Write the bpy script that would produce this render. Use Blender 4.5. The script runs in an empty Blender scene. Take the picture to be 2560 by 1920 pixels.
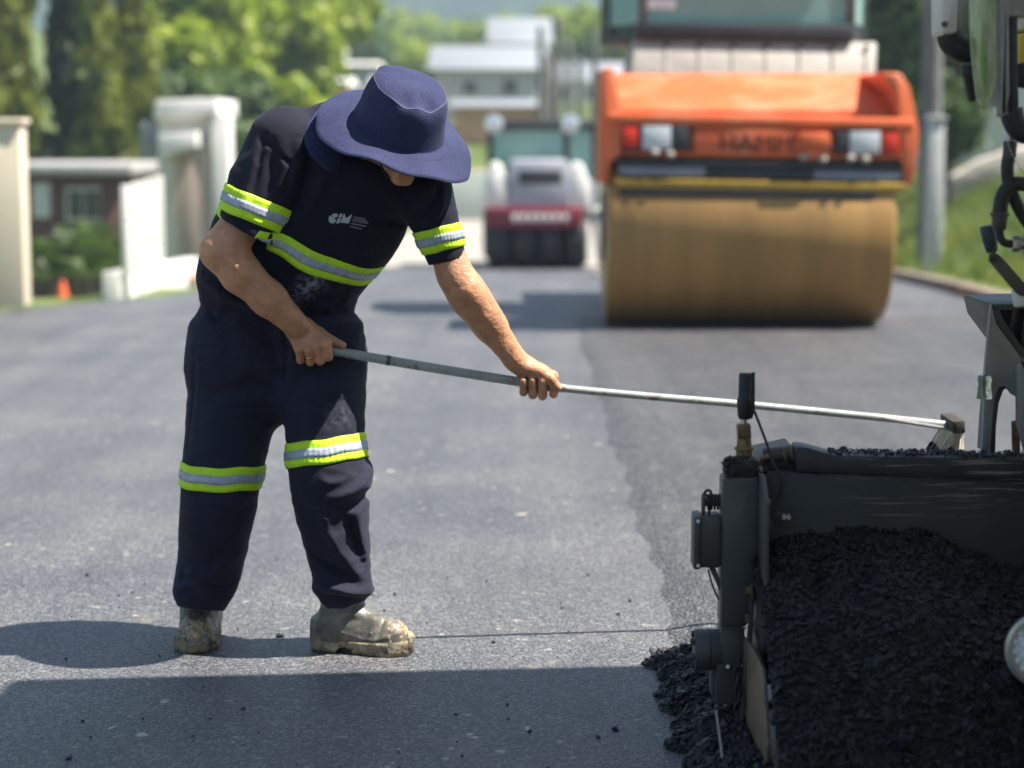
import bpy, bmesh, math, random
import numpy as np
from mathutils import Vector, Matrix
from mathutils.bvhtree import BVHTree

random.seed(7)
RNG = np.random.default_rng(11)
SC = bpy.context.scene
COL = SC.collection

# ------------------------------------------------------------------ camera
FPX = 5400.0                      # focal length in pixels of the 2560 px wide photograph
HZ = 337.0                        # image row of the horizon
CAMH = 1.357
TH = math.atan((960 - HZ) / FPX)
cam_d = bpy.data.cameras.new('camera')
cam = bpy.data.objects.new('camera', cam_d)
COL.objects.link(cam)
cam.location = (0, 0, CAMH)
cam.rotation_euler = (math.pi / 2 - TH, 0, 0)
cam_d.sensor_fit = 'HORIZONTAL'
cam_d.sensor_width = 36.0
cam_d.lens = FPX / 2560 * 36.0
cam_d.clip_start = 0.05
cam_d.clip_end = 4000
cam_d.dof.use_dof = True
cam_d.dof.focus_distance = 5.3
cam_d.dof.aperture_fstop = 2.25
SC.camera = cam

# ------------------------------------------------------------------ light
SUN_DIR = Vector((0.595, -0.08, 1.0)).normalized()      # towards the sun
w = bpy.data.worlds.new('World')
SC.world = w
w.use_nodes = True
nt = w.node_tree
nt.nodes.clear()
sky = nt.nodes.new('ShaderNodeTexSky')
sky.sky_type = 'NISHITA'
sky.sun_disc = False
sky.sun_elevation = math.asin(SUN_DIR.z)
sky.sun_rotation = math.atan2(SUN_DIR.x, SUN_DIR.y)
sky.air_density = 1.0
sky.dust_density = 0.4
sky.ozone_density = 2.0
bg = nt.nodes.new('ShaderNodeBackground')
bg.inputs['Strength'].default_value = 0.05
wo = nt.nodes.new('ShaderNodeOutputWorld')
nt.links.new(sky.outputs[0], bg.inputs[0])
nt.links.new(bg.outputs[0], wo.inputs[0])
sun_d = bpy.data.lights.new('sun', 'SUN')
sun_d.energy = 5.0
sun_d.angle = math.radians(0.53)
sun_d.color = (1.0, 0.95, 0.87)
sun = bpy.data.objects.new('sun', sun_d)
COL.objects.link(sun)
sun.rotation_euler = SUN_DIR.to_track_quat('Z', 'Y').to_euler()
sun.location = (6, -2, 10)
SC.view_settings.view_transform = 'Standard'
SC.view_settings.look = 'None'
SC.view_settings.exposure = 1.5
SC.view_settings.gamma = 1.0
SC.cycles.use_denoising = True
SC.cycles.max_bounces = 8
SC.cycles.transparent_max_bounces = 16

# ------------------------------------------------------------------ pixel -> world
S = 2560 / 2212.0
CT, ST = math.cos(TH), math.sin(TH)
def ray(u, v):
    a = (u * S - 1280) / FPX
    b = (960 - v * S) / FPX
    return Vector((a, CT + b * ST, -ST + b * CT))
def P(u, v, Y):
    d = ray(u, v)
    k = Y / d.y
    return Vector((d.x * k, Y, CAMH + d.z * k))
def G(u, v, z=0.0):
    d = ray(u, v)
    k = (z - CAMH) / d.z
    return Vector((d.x * k, d.y * k, z))
def smoothstep(a, b, x):
    t = min(max((x - a) / (b - a), 0), 1)
    return t * t * (3 - 2 * t)

# ------------------------------------------------------------------ materials
MATS = {}
def mat(name, color, rough=0.6, metal=0.0, var=0.25, scale=8.0, bump=0.0, bscale=60.0, spec=0.5,
        detail=4.0, color2=None, c2_lo=0.55, c2_hi=0.7, c2_scale=None, sheen=0.0, sss=0.0, stretch=None,
        trans=0.0, ior=1.45, coat=0.0, emis=None, emis_s=0.0, alpha=1.0, rvar=0.0):
    if name in MATS:
        return MATS[name]
    m = bpy.data.materials.new(name)
    m.use_nodes = True
    t = m.node_tree
    b = t.nodes['Principled BSDF']
    tc = t.nodes.new('ShaderNodeTexCoord')
    src = tc.outputs['Object']
    if stretch:
        mp = t.nodes.new('ShaderNodeMapping')
        mp.inputs['Scale'].default_value = stretch
        t.links.new(src, mp.inputs[0])
        src = mp.outputs[0]
    n = t.nodes.new('ShaderNodeTexNoise')
    n.inputs['Scale'].default_value = scale
    n.inputs['Detail'].default_value = detail
    n.inputs['Roughness'].default_value = 0.6
    t.links.new(src, n.inputs['Vector'])
    r = t.nodes.new('ShaderNodeValToRGB')
    c = np.array(color[:3])
    lo, hi = c * (1 - var), np.minimum(c * (1 + var), 1.0)
    r.color_ramp.elements[0].position = 0.3
    r.color_ramp.elements[1].position = 0.7
    r.color_ramp.elements[0].color = (*lo, 1)
    r.color_ramp.elements[1].color = (*hi, 1)
    t.links.new(n.outputs['Fac'], r.inputs[0])
    out = r.outputs[0]
    if color2 is not None:
        n2 = t.nodes.new('ShaderNodeTexNoise')
        n2.inputs['Scale'].default_value = c2_scale or scale * 0.6
        n2.inputs['Detail'].default_value = 7.0
        n2.inputs['Roughness'].default_value = 0.65
        t.links.new(src, n2.inputs['Vector'])
        mr = t.nodes.new('ShaderNodeMapRange')
        mr.inputs['From Min'].default_value = c2_lo
        mr.inputs['From Max'].default_value = c2_hi
        t.links.new(n2.outputs['Fac'], mr.inputs['Value'])
        mx = t.nodes.new('ShaderNodeMix')
        mx.data_type = 'RGBA'
        t.links.new(mr.outputs[0], mx.inputs[0])
        t.links.new(out, mx.inputs[6])
        mx.inputs[7].default_value = (*color2[:3], 1)
        out = mx.outputs[2]
    t.links.new(out, b.inputs['Base Color'])
    b.inputs['Roughness'].default_value = rough
    b.inputs['Metallic'].default_value = metal
    b.inputs['Specular IOR Level'].default_value = spec
    b.inputs['IOR'].default_value = ior
    b.inputs['Transmission Weight'].default_value = trans
    b.inputs['Coat Weight'].default_value = coat
    b.inputs['Alpha'].default_value = alpha
    if sheen:
        b.inputs['Sheen Weight'].default_value = sheen
        b.inputs['Sheen Roughness'].default_value = 0.4
    if sss:
        b.inputs['Subsurface Weight'].default_value = sss
        b.inputs['Subsurface Radius'].default_value = (0.012, 0.005, 0.003)
        b.inputs['Subsurface Scale'].default_value = 1.0
    if emis is not None:
        b.inputs['Emission Color'].default_value = (*emis, 1)
        b.inputs['Emission Strength'].default_value = emis_s
    if rvar:
        mr = t.nodes.new('ShaderNodeMapRange')
        mr.inputs['To Min'].default_value = max(rough - rvar, 0.02)
        mr.inputs['To Max'].default_value = min(rough + rvar, 1)
        t.links.new(n.outputs['Fac'], mr.inputs['Value'])
        t.links.new(mr.outputs[0], b.inputs['Roughness'])
    if bump:
        nb = t.nodes.new('ShaderNodeTexNoise')
        nb.inputs['Scale'].default_value = bscale
        nb.inputs['Detail'].default_value = 3.0
        t.links.new(src, nb.inputs['Vector'])
        bp = t.nodes.new('ShaderNodeBump')
        bp.inputs['Strength'].default_value = 1.0
        bp.inputs['Distance'].default_value = bump
        t.links.new(nb.outputs['Fac'], bp.inputs['Height'])
        t.links.new(bp.outputs[0], b.inputs['Normal'])
    MATS[name] = m
    return m

# ------------------------------------------------------------------ object helpers
def tag(o, label=None, cat=None, group=None, kind=None):
    if label: o['label'] = label
    if cat: o['category'] = cat
    if group: o['group'] = group
    if kind: o['kind'] = kind
    return o
def thing(name, loc, label, cat, group=None):
    o = bpy.data.objects.new(name, None)
    o.empty_display_size = 0.1
    o.location = loc
    COL.objects.link(o)
    return tag(o, label, cat, group)
ROOTLOC = {}
def attach(o, parent):
    """parent keeping world coordinates (all parents are unrotated, unscaled)"""
    o.parent = parent
    off = parent.location if parent.parent is None else Vector((0, 0, 0))
    o.matrix_parent_inverse = Matrix.Translation(-off)
    return o
def link(name, me, material=None, parent=None):
    o = bpy.data.objects.new(name, me)
    COL.objects.link(o)
    if material is not None:
        me.materials.append(material)
    if parent is not None:
        attach(o, parent)
    return o
def mesh_from(name, verts, faces, smooth=False):
    me = bpy.data.meshes.new(name)
    me.from_pydata([tuple(v) for v in verts] if not isinstance(verts, np.ndarray) else verts.tolist(), [], faces if isinstance(faces, list) else faces.tolist())
    me.update()
    if smooth:
        me.polygons.foreach_set('use_smooth', np.ones(len(me.polygons), dtype=bool))
    return me
class MB:
    """collects shapes into one bmesh"""
    def __init__(self):
        self.bm = bmesh.new()
    def box(self, c, s, rot=None, bevel=0.0, seg=2):
        r = bmesh.ops.create_cube(self.bm, size=1.0)
        vs = r['verts']
        m = Matrix.Diagonal((*s, 1))
        if rot is not None:
            m = rot.to_4x4() @ m
        bmesh.ops.transform(self.bm, matrix=Matrix.Translation(c) @ m, verts=vs)
        if bevel > 0:
            es = list({e for v in vs for e in v.link_edges})
            bmesh.ops.bevel(self.bm, geom=es, offset=bevel, segments=seg, affect='EDGES', profile=0.5)
        return self
    def box2(self, lo, hi, bevel=0.0, seg=2):
        lo, hi = Vector(lo), Vector(hi)
        return self.box((lo + hi) / 2, hi - lo, None, bevel, seg)
    def cyl(self, a, b, r, r2=None, n=20, caps=True, bevel=0.0):
        a, b = Vector(a), Vector(b)
        d = b - a
        q = d.to_track_quat('Z', 'Y').to_matrix().to_4x4()
        m = Matrix.Translation((a + b) / 2) @ q
        rr = bmesh.ops.create_cone(self.bm, cap_ends=caps, segments=n, radius1=r, radius2=r if r2 is None else r2, depth=d.length, matrix=m)
        if bevel > 0:
            es = [e for e in {e for v in rr['verts'] for e in v.link_edges} if any(len(f.verts) > 4 for f in e.link_faces)]
            bmesh.ops.bevel(self.bm, geom=es, offset=bevel, segments=2, affect='EDGES', profile=0.5)
        return self
    def tube(self, pts, r, n=10, caps=True, closed=False):
        pts = [Vector(p) for p in pts]
        rs = r if hasattr(r, '__len__') else [r] * len(pts)
        rings = []
        N = len(pts)
        up = None
        for i, p in enumerate(pts):
            if closed:
                t = (pts[(i + 1) % N] - pts[i - 1])
            else:
                t = (pts[min(i + 1, N - 1)] - pts[max(i - 1, 0)])
            t.normalize()
            if up is None:
                up = t.orthogonal().normalized()
            up = (up - t * up.dot(t)).normalized()
            bi = t.cross(up)
            rings.append([self.bm.verts.new(p + (up * math.cos(a) + bi * math.sin(a)) * rs[i]) for a in [2 * math.pi * j / n for j in range(n)]])
        for i in range(N if closed else N - 1):
            A, B = rings[i], rings[(i + 1) % N]
            for j in range(n):
                self.bm.faces.new((A[j], A[(j + 1) % n], B[(j + 1) % n], B[j]))
        if caps and not closed:
            self.bm.faces.new(rings[0][::-1])
            self.bm.faces.new(rings[-1])
        return self
    def prism(self, poly, d, bevel=0.0, seg=2):
        """poly: list of Vectors, extruded by vector d"""
        d = Vector(d)
        f = [self.bm.verts.new(p) for p in poly]
        b = [self.bm.verts.new(Vector(p) + d) for p in poly]
        n = len(poly)
        fs = [self.bm.faces.new(f), self.bm.faces.new(b[::-1])]
        for i in range(n):
            fs.append(self.bm.faces.new((f[(i + 1) % n], f[i], b[i], b[(i + 1) % n])))
        bmesh.ops.recalc_face_normals(self.bm, faces=fs)
        if bevel > 0:
            es = list({e for v in f + b for e in v.link_edges})
            bmesh.ops.bevel(self.bm, geom=es, offset=bevel, segments=seg, affect='EDGES', profile=0.5)
        return self
    def lathe(self, origin, axis, prof, n=24):
        """prof: list of (radius, distance along axis)"""
        o = Vector(origin); ax = Vector(axis).normalized()
        u = ax.orthogonal().normalized(); v = ax.cross(u)
        rings = []
        for r, h in prof:
            rings.append([self.bm.verts.new(o + ax * h + (u * math.cos(2 * math.pi * j / n) + v * math.sin(2 * math.pi * j / n)) * max(r, 1e-4)) for j in range(n)])
        for A, B in zip(rings[:-1], rings[1:]):
            for j in range(n):
                self.bm.faces.new((A[j], A[(j + 1) % n], B[(j + 1) % n], B[j]))
        self.bm.faces.new(rings[0][::-1]); self.bm.faces.new(rings[-1])
        return self
    def sphere(self, c, r, n=12, scale=(1, 1, 1)):
        m = Matrix.Translation(c) @ Matrix.Diagonal((*scale, 1))
        bmesh.ops.create_uvsphere(self.bm, u_segments=n, v_segments=max(n // 2, 4), radius=r, matrix=m)
        return self
    def build(self, name, material=None, parent=None, smooth=True, angle=40):
        me = bpy.data.meshes.new(name)
        bmesh.ops.recalc_face_normals(self.bm, faces=self.bm.faces[:])
        if smooth:
            ca = math.radians(angle)
            for f in self.bm.faces: f.smooth = True
            for e in self.bm.edges:
                if len(e.link_faces) == 2 and e.calc_face_angle(0) > ca:
                    e.smooth = False
        self.bm.to_mesh(me); self.bm.free()
        return link(name, me, material, parent)
def spline(pts, n=8):
    """Catmull-Rom through tuples of any length"""
    A = np.array([list(p) for p in pts], float)
    A = np.vstack([2 * A[0] - A[1], A, 2 * A[-1] - A[-2]])
    out = []
    for i in range(1, len(A) - 2):
        p0, p1, p2, p3 = A[i - 1], A[i], A[i + 1], A[i + 2]
        for j in range(n):
            t = j / n
            out.append(0.5 * ((2 * p1) + (-p0 + p2) * t + (2 * p0 - 5 * p1 + 4 * p2 - p3) * t * t + (-p0 + 3 * p1 - 3 * p2 + p3) * t ** 3))
    out.append(A[-2])
    return np.array(out)
def noise_tab(seed):
    return np.random.default_rng(seed).random((32, 32, 32)).astype(np.float32)
NT = noise_tab(3)
def vnoise(p):
    """value noise, p (...,3) -> (-1..1)"""
    q = np.floor(p).astype(np.int64)
    f = (p - q).astype(np.float32)
    f = f * f * (3 - 2 * f)
    q &= 31
    r = (q + 1) & 31
    x0, y0, z0 = q[..., 0], q[..., 1], q[..., 2]
    x1, y1, z1 = r[..., 0], r[..., 1], r[..., 2]
    fx, fy, fz = f[..., 0], f[..., 1], f[..., 2]
    a = NT[x0, y0, z0] * (1 - fx) + NT[x1, y0, z0] * fx
    b = NT[x0, y1, z0] * (1 - fx) + NT[x1, y1, z0] * fx
    c = NT[x0, y0, z1] * (1 - fx) + NT[x1, y0, z1] * fx
    d = NT[x0, y1, z1] * (1 - fx) + NT[x1, y1, z1] * fx
    a = a * (1 - fy) + b * fy
    c = c * (1 - fy) + d * fy
    return (a * (1 - fz) + c * fz) * 2 - 1
def fbm(p, octs=4, gain=0.5):
    s = 0; a = 1.0
    for i in range(octs):
        s = s + a * vnoise(p * (2.03 ** i) + 7.3 * i)
        a *= gain
    return s
# ================================================================== SETTING: terrain, road, fresh mat
def zroad(Y):
    """the road runs level past the machines, then dips gently"""
    if Y < 14: return 0.0
    pts = [(14, 0), (17, -0.02), (20, -0.095), (24, -0.235), (28, -0.42), (32, -0.63), (40, -0.86), (60, -1.08), (61.9, -1.08), (62.2, 0.2), (74, 1.75), (100, 3.2), (160, 6.2), (300, 8.5), (460, 10)]
    for (a, za), (b, zb) in zip(pts[:-1], pts[1:]):
        if Y <= b:
            return za + (zb - za) * (Y - a) / (b - a)
    return 10.0
LEFT_EDGE = [(-30, -6.2), (8, -5.6), (13, -4.7), (17, -4.0), (20, -2.95), (26, -2.5), (40, -2.4), (90, -2.2), (160, -2)]
RIGHT_EDGE = [(-30, 4.3), (8, 4.1), (18, 3.97), (24, 4.25), (32, 4.3), (60, 4.5), (160, 4.6)]
def edge(tab, Y):
    for (a, xa), (b, xb) in zip(tab[:-1], tab[1:]):
        if Y <= b:
            t = max((Y - a) / (b - a), 0)
            return xa + (xb - xa) * t
    return tab[-1][1]
def zground(x, Y):
    zr = zroad(Y)
    xl, xr = edge(LEFT_EDGE, Y), edge(RIGHT_EDGE, Y)
    z = zr - 0.05
    if x < xl:                                           # lots on the left lie lower than the road
        drop = 1.15 * smoothstep(20.5, 30, Y) * (1 - smoothstep(44, 80, Y))
        z -= drop * smoothstep(0.25, 2.0, xl - x)
    if x > xr:                                           # grassy bank on the right
        s = x - xr
        z += 0.10 * smoothstep(0.0, 0.15, s) * (0 if s < 0.05 else 1) + 1.45 * smoothstep(0.5, 4.2, s) * (0.35 + 0.65 * smoothstep(10, 24, Y))
    far = smoothstep(70, 150, Y)
    z += far * (4.0 * smoothstep(6, 60, abs(x - 1)) + 1.2 * math.sin(x * 0.11) * smoothstep(4, 20, abs(x)))
    return z
def sheet(name, xs_fn, ys, zfn, nx, material):
    vs, fs = [], []
    for y in ys:
        x0, x1 = xs_fn(y)
        for i in range(nx + 1):
            x = x0 + (x1 - x0) * i / nx
            vs.append((x, y, zfn(x, y)))
    for j in range(len(ys) - 1):
        for i in range(nx):
            a = j * (nx + 1) + i
            fs.append((a, a + 1, a + nx + 2, a + nx + 1))
    return link(name, mesh_from(name, vs, fs, True), material)

def asphalt_material(name, base, light, coarse=1.0, stain=True, bump=0.0035, rough=0.48, spec=0.5):
    m = bpy.data.materials.new(name); m.use_nodes = True
    t = m.node_tree; b = t.nodes['Principled BSDF']; L = t.links.new
    tc = t.nodes.new('ShaderNodeTexCoord')
    def vor(s):
        n = t.nodes.new('ShaderNodeTexVoronoi'); n.inputs['Scale'].default_value = s
        L(tc.outputs['Object'], n.inputs['Vector']); return n
    def noi(s, d=5, ro=0.6):
        n = t.nodes.new('ShaderNodeTexNoise'); n.inputs['Scale'].default_value = s
        n.inputs['Detail'].default_value = d; n.inputs['Roughness'].default_value = ro
        L(tc.outputs['Object'], n.inputs['Vector']); return n
    def ramp(src, a, b_, ca, cb):
        r = t.nodes.new('ShaderNodeValToRGB')
        r.color_ramp.elements[0].position = a; r.color_ramp.elements[1].position = b_
        r.color_ramp.elements[0].color = (*ca, 1); r.color_ramp.elements[1].color = (*cb, 1)
        L(src, r.inputs[0]); return r.outputs[0]
    def mix(f, a, b_, mode='MIX'):
        x = t.nodes.new('ShaderNodeMix'); x.data_type = 'RGBA'; x.blend_type = mode
        if isinstance(f, float): x.inputs[0].default_value = f
        else: L(f, x.inputs[0])
        for s_, v in ((6, a), (7, b_)):
            if isinstance(v, tuple): x.inputs[s_].default_value = (*v, 1)
            else: L(v, x.inputs[s_])
        return x.outputs[2]
    def fac(src, a, b_):
        r = t.nodes.new('ShaderNodeMapRange'); r.inputs['From Min'].default_value = a; r.inputs['From Max'].default_value = b_
        L(src, r.inputs['Value']); return r.outputs[0]
    v1 = vor(150 / coarse); v2 = vor(290 / coarse)
    sep = t.nodes.new('ShaderNodeSeparateColor'); L(v1.outputs['Color'], sep.inputs[0])
    stones = fac(sep.outputs[0], 0.66, 0.95)              # some stones worn clean of binder
    sep2 = t.nodes.new('ShaderNodeSeparateColor'); L(v2.outputs['Color'], sep2.inputs[0])
    stones2 = fac(sep2.outputs[1], 0.72, 1.0)
    col = mix(stones, base, light)
    col = mix(stones2, col, light)
    big = noi(1.1, 6, 0.62)
    bl = ramp(big.outputs['Fac'], 0.3, 0.72, (0.72, 0.74, 0.80), (1.22, 1.2, 1.16))
    col = mix(1.0, col, bl, 'MULTIPLY')
    mpl = t.nodes.new('ShaderNodeMapping'); mpl.inputs['Scale'].default_value = (2.3, 0.11, 1)
    L(tc.outputs['Object'], mpl.inputs[0])
    nl = t.nodes.new('ShaderNodeTexNoise'); nl.inputs['Scale'].default_value = 1.3; nl.inputs['Detail'].default_value = 5; nl.inputs['Roughness'].default_value = 0.6
    L(mpl.outputs[0], nl.inputs['Vector'])
    col = mix(1.0, col, ramp(nl.outputs['Fac'], 0.32, 0.68, (0.80, 0.81, 0.84), (1.16, 1.15, 1.14)), 'MULTIPLY')   # lengthwise roller lanes
    if stain:                                             # dusty tyre-tracked patches and dots of dried clay
        mp = t.nodes.new('ShaderNodeMapping'); mp.inputs['Scale'].default_value = (2.6, 0.9, 1)
        L(tc.outputs['Object'], mp.inputs[0])
        ns = t.nodes.new('ShaderNodeTexNoise'); ns.inputs['Scale'].default_value = 1.6; ns.inputs['Detail'].default_value = 8; ns.inputs['Roughness'].default_value = 0.7
        L(mp.outputs[0], ns.inputs['Vector'])
        col = mix(fac(ns.outputs['Fac'], 0.60, 0.85), col, (0.26, 0.235, 0.19))
        n3 = noi(17, 2, 0.5); n4 = noi(0.8, 2)
        mu = t.nodes.new('ShaderNodeMath'); mu.operation = 'MULTIPLY'
        L(fac(n3.outputs['Fac'], 0.665, 0.71), mu.inputs[0]); L(fac(n4.outputs['Fac'], 0.44, 0.60), mu.inputs[1])
        col = mix(mu.outputs[0], col, (0.42, 0.39, 0.32))
    L(col, b.inputs['Base Color'])
    b.inputs['Roughness'].default_value = rough
    b.inputs['Specular IOR Level'].default_value = spec
    n5 = noi(90 / coarse, 4)
    ad = t.nodes.new('ShaderNodeMath'); ad.operation = 'SUBTRACT'
    L(n5.outputs['Fac'], ad.inputs[0]); L(v1.outputs['Distance'], ad.inputs[1])
    bp = t.nodes.new('ShaderNodeBump'); bp.inputs['Strength'].default_value = 1.0; bp.inputs['Distance'].default_value = bump
    L(ad.outputs[0], bp.inputs['Height']); L(bp.outputs[0], b.inputs['Normal'])
    MATS[name] = m
    return m
M_ROAD = asphalt_material('rolled_asphalt', (0.064, 0.065, 0.069), (0.215, 0.212, 0.207))
M_FRESH = asphalt_material('fresh_asphalt', (0.046, 0.046, 0.048), (0.150, 0.148, 0.145), coarse=1.7, stain=False, bump=0.009, rough=0.5)
M_OLDROAD = mat('dusty_old_road', (0.33, 0.30, 0.26), 0.85, var=0.2, scale=1.5, bump=0.003, bscale=40)
M_EARTH = mat('grassy_earth', (0.085, 0.125, 0.022), 0.95, var=0.4, scale=1.1, color2=(0.20, 0.155, 0.085), c2_lo=0.52, c2_hi=0.7, bump=0.02, bscale=14)

ys = [-30, -10, 0] + [y * 0.5 for y in range(4, 64)] + [32 + 2 * i for i in range(15)] + [61.9, 62.2, 64, 68, 74, 80, 90, 105, 120, 140, 160, 190, 230, 280, 340, 400, 460]
def xs_all(y):
    return (-22 - max(y, 0) * 0.8, 22 + max(y, 0) * 0.8)
# terrain in one sheet, finer near the road
vs, fs = [], []
xt = sorted(set([-1.0, -0.7, -0.5, -0.38, -0.3, -0.24, -0.2, -0.17, -0.14, -0.12, -0.10, -0.08, -0.05, 0, 0.05, 0.09, 0.115, 0.125, 0.135, 0.15, 0.17, 0.19, 0.22, 0.26, 0.32, 0.42, 0.6, 0.8, 1.0]))
for y in ys:
    half = 34 + max(y, 0) * 0.9
    xl, xr = edge(LEFT_EDGE, y), edge(RIGHT_EDGE, y)
    xs = [xl - s for s in (half, half * .5, half * .25, 12, 8, 6, 4.5, 3.4, 2.6, 2.0, 1.5, 1.0, 0.6, 0.25, 0.02)] + [xl + 0.3, 0.6, xr - 0.2] + [xr + s for s in (0.02, 0.06, 0.16, 0.5, 0.9, 1.4, 2.0, 2.7, 3.4, 4.2, 5.5, 8, 12, half * .3, half * .5, half)]
    for x in xs:
        vs.append((x, y, zground(x, y) + (0.05 * math.sin(x * 1.7 + y * 0.9) if (x > xr + 0.6 or x < xl - .6) else 0)))
nx = len(xs)
for j in range(len(ys) - 1):
    for i in range(nx - 1):
        a = j * nx + i
        fs.append((a, a + 1, a + nx + 1, a + nx))
tag(link('ground', mesh_from('ground', vs, fs, True), M_EARTH), kind='structure')
rys = [-12, -4, 0] + [y for y in range(1, 34)] + [34, 37, 40]
ro = sheet('road', lambda y: (edge(LEFT_EDGE, y), edge(RIGHT_EDGE, y)), rys, lambda x, y: zroad(y), 14, M_ROAD)
tag(ro, kind='structure')
oys = [33, 36, 40, 46, 52, 60, 61.9]
tag(sheet('old_road', lambda y: (edge(LEFT_EDGE, y) - .2, edge(RIGHT_EDGE, y)), oys, lambda x, y: zroad(y) + 0.012, 8, M_OLDROAD), kind='structure')

# the strip just laid by the paver: a real raised mat with a ragged, sloping edge
nX, nY = 90, 330
vs = np.zeros((nY, nX, 3))
Ysm = 5.02 + (17.0 - 5.02) * np.linspace(0, 1, nY) ** 1.5
for j, Y in enumerate(Ysm):
    x0 = 0.40 + 0.012 * math.sin(Y * 3.1) + 0.01 * math.sin(Y * 11.7)
    tt = np.linspace(0, 1, nX) ** 1.9
    xs = x0 + (3.7 - x0) * tt
    prof = np.clip((xs - x0) / 0.16, 0, 1)
    prof = prof * prof * (3 - 2 * prof)
    roll = 1 - 0.5 * smoothstep(14.0, 15.2, Y)
    p = np.stack([xs, np.full(nX, Y), np.zeros(nX)], -1)
    z = zroad(Y) - 0.004 + (0.020 * roll) * prof + (0.0035 * fbm(p * 14, 3) + 0.0025 * fbm(p * 50, 2)) * roll * prof
    endfade = smoothstep(17.0, 16.0, Y)
    vs[j, :, 0] = xs; vs[j, :, 1] = Y; vs[j, :, 2] = z * 1.0 - (1 - endfade) * 0.02
idx = np.arange(nX * nY).reshape(nY, nX)
fq = np.stack([idx[:-1, :-1], idx[:-1, 1:], idx[1:, 1:], idx[1:, :-1]], -1).reshape(-1, 4)
tag(link('fresh_asphalt_mat', mesh_from('fresh_asphalt_mat', vs.reshape(-1, 3), fq, True), M_FRESH), kind='structure')
# ================================================================== signed-distance modelling (for the figure)
def V3(p): return np.array([p[0], p[1], p[2]], np.float32)
def smin(a, b, k):
    h = np.maximum(k - np.abs(a - b), 0) / k
    return np.minimum(a, b) - h * h * k * 0.25
def sd_cap(p, a, b, ra, rb):
    a, b = V3(a), V3(b)
    e = b - a
    t = np.clip(((p - a) @ e) / max(float(e @ e), 1e-9), 0, 1)
    q = p - a - t[:, None] * e
    return np.sqrt((q * q).sum(1)) - (ra + (rb - ra) * t)
def sd_chain(p, pts, rs, k=0.0):
    d = None
    for i in range(len(pts) - 1):
        s = sd_cap(p, pts[i], pts[i + 1], rs[i], rs[i + 1])
        d = s if d is None else (smin(d, s, k) if k else np.minimum(d, s))
    return d
def sd_ell(p, c, axes, r):
    """ellipsoid: axes 3 unit vectors, r 3 radii"""
    q = p - V3(c)
    l = np.stack([q @ V3(a) for a in axes], 1)
    r = np.array(r, np.float32)
    k0 = np.sqrt(((l / r) ** 2).sum(1)); k1 = np.sqrt(((l / (r * r)) ** 2).sum(1)) + 1e-6
    return k0 * (k0 - 1) / k1
def sd_loft(p, C, A, B, W, D, rnd=0.0):
    """elliptic loft through stations: centre C, half sizes A along W and B along D, flat ends"""
    n = len(C)
    N = np.cross(W, D)
    e = C[-1] - C[0]
    for i in range(n):
        t = C[min(i + 1, n - 1)] - C[max(i - 1, 0)]
        if N[i] @ t < 0: N[i] = -N[i]
    N /= np.linalg.norm(N, axis=1)[:, None]
    best = np.full(len(p), 1e3, np.float32)
    for i in range(n - 1):
        s0 = (p - C[i]) @ N[i]
        s1 = (p - C[i + 1]) @ N[i + 1]
        ok = np.ones(len(p), bool)
        if i > 0: ok &= s0 >= -1e-4
        if i < n - 2: ok &= s1 <= 1e-4
        den = s0 - s1
        t = np.clip(s0 / np.where(np.abs(den) < 1e-6, 1e-6, den), 0, 1)
        c = C[i] + t[:, None] * (C[i + 1] - C[i])
        a = A[i] + (A[i + 1] - A[i]) * t; b = B[i] + (B[i + 1] - B[i]) * t
        w_ = W[i] + t[:, None] * (W[i + 1] - W[i]); d_ = D[i] + t[:, None] * (D[i + 1] - D[i])
        q = p - c
        x = (q * w_).sum(1) / a; y = (q * d_).sum(1) / b
        k0 = np.sqrt(x * x + y * y) + 1e-6; k1 = np.sqrt((x / a) ** 2 + (y / b) ** 2) + 1e-6
        d = k0 * (k0 - 1) / k1
        ex = np.zeros(len(p), np.float32)
        if i == 0: ex = np.maximum(ex, -s0)
        if i == n - 2: ex = np.maximum(ex, s1)
        if rnd:
            dd = np.sqrt(np.maximum(d + rnd, 0) ** 2 + np.maximum(ex, 0) ** 2) - rnd
            d = np.where(ex > 0, dd, d)
        else:
            d = np.where(ex > 0, np.sqrt(np.maximum(d, 0) ** 2 + ex ** 2), d)
        best = np.where(ok, np.minimum(best, d), best)
    return best
def loft_lr(st, sub=4):
    """stations given as left (u,v), right (u,v) silhouette points, depth Y, half depth b, tilt of the depth axis"""
    rows = []
    for (l, r, Y, b) in st:
        a = P(l[0], l[1], Y); c = P(r[0], r[1], Y)
        rows.append([*a, *c, b])
    R = spline(rows, sub).astype(np.float32)
    Lp, Rp, B = R[:, 0:3], R[:, 3:6], R[:, 6]
    C = (Lp + Rp) / 2
    W = (Rp - Lp); A = np.linalg.norm(W, axis=1) / 2
    W = W / (2 * A[:, None])
    D = np.zeros_like(W)
    for i in range(len(C)):
        t = C[min(i + 1, len(C) - 1)] - C[max(i - 1, 0)]
        d = np.cross(W[i], t); D[i] = d / np.linalg.norm(d)
    return C, A, B, W, D
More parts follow.
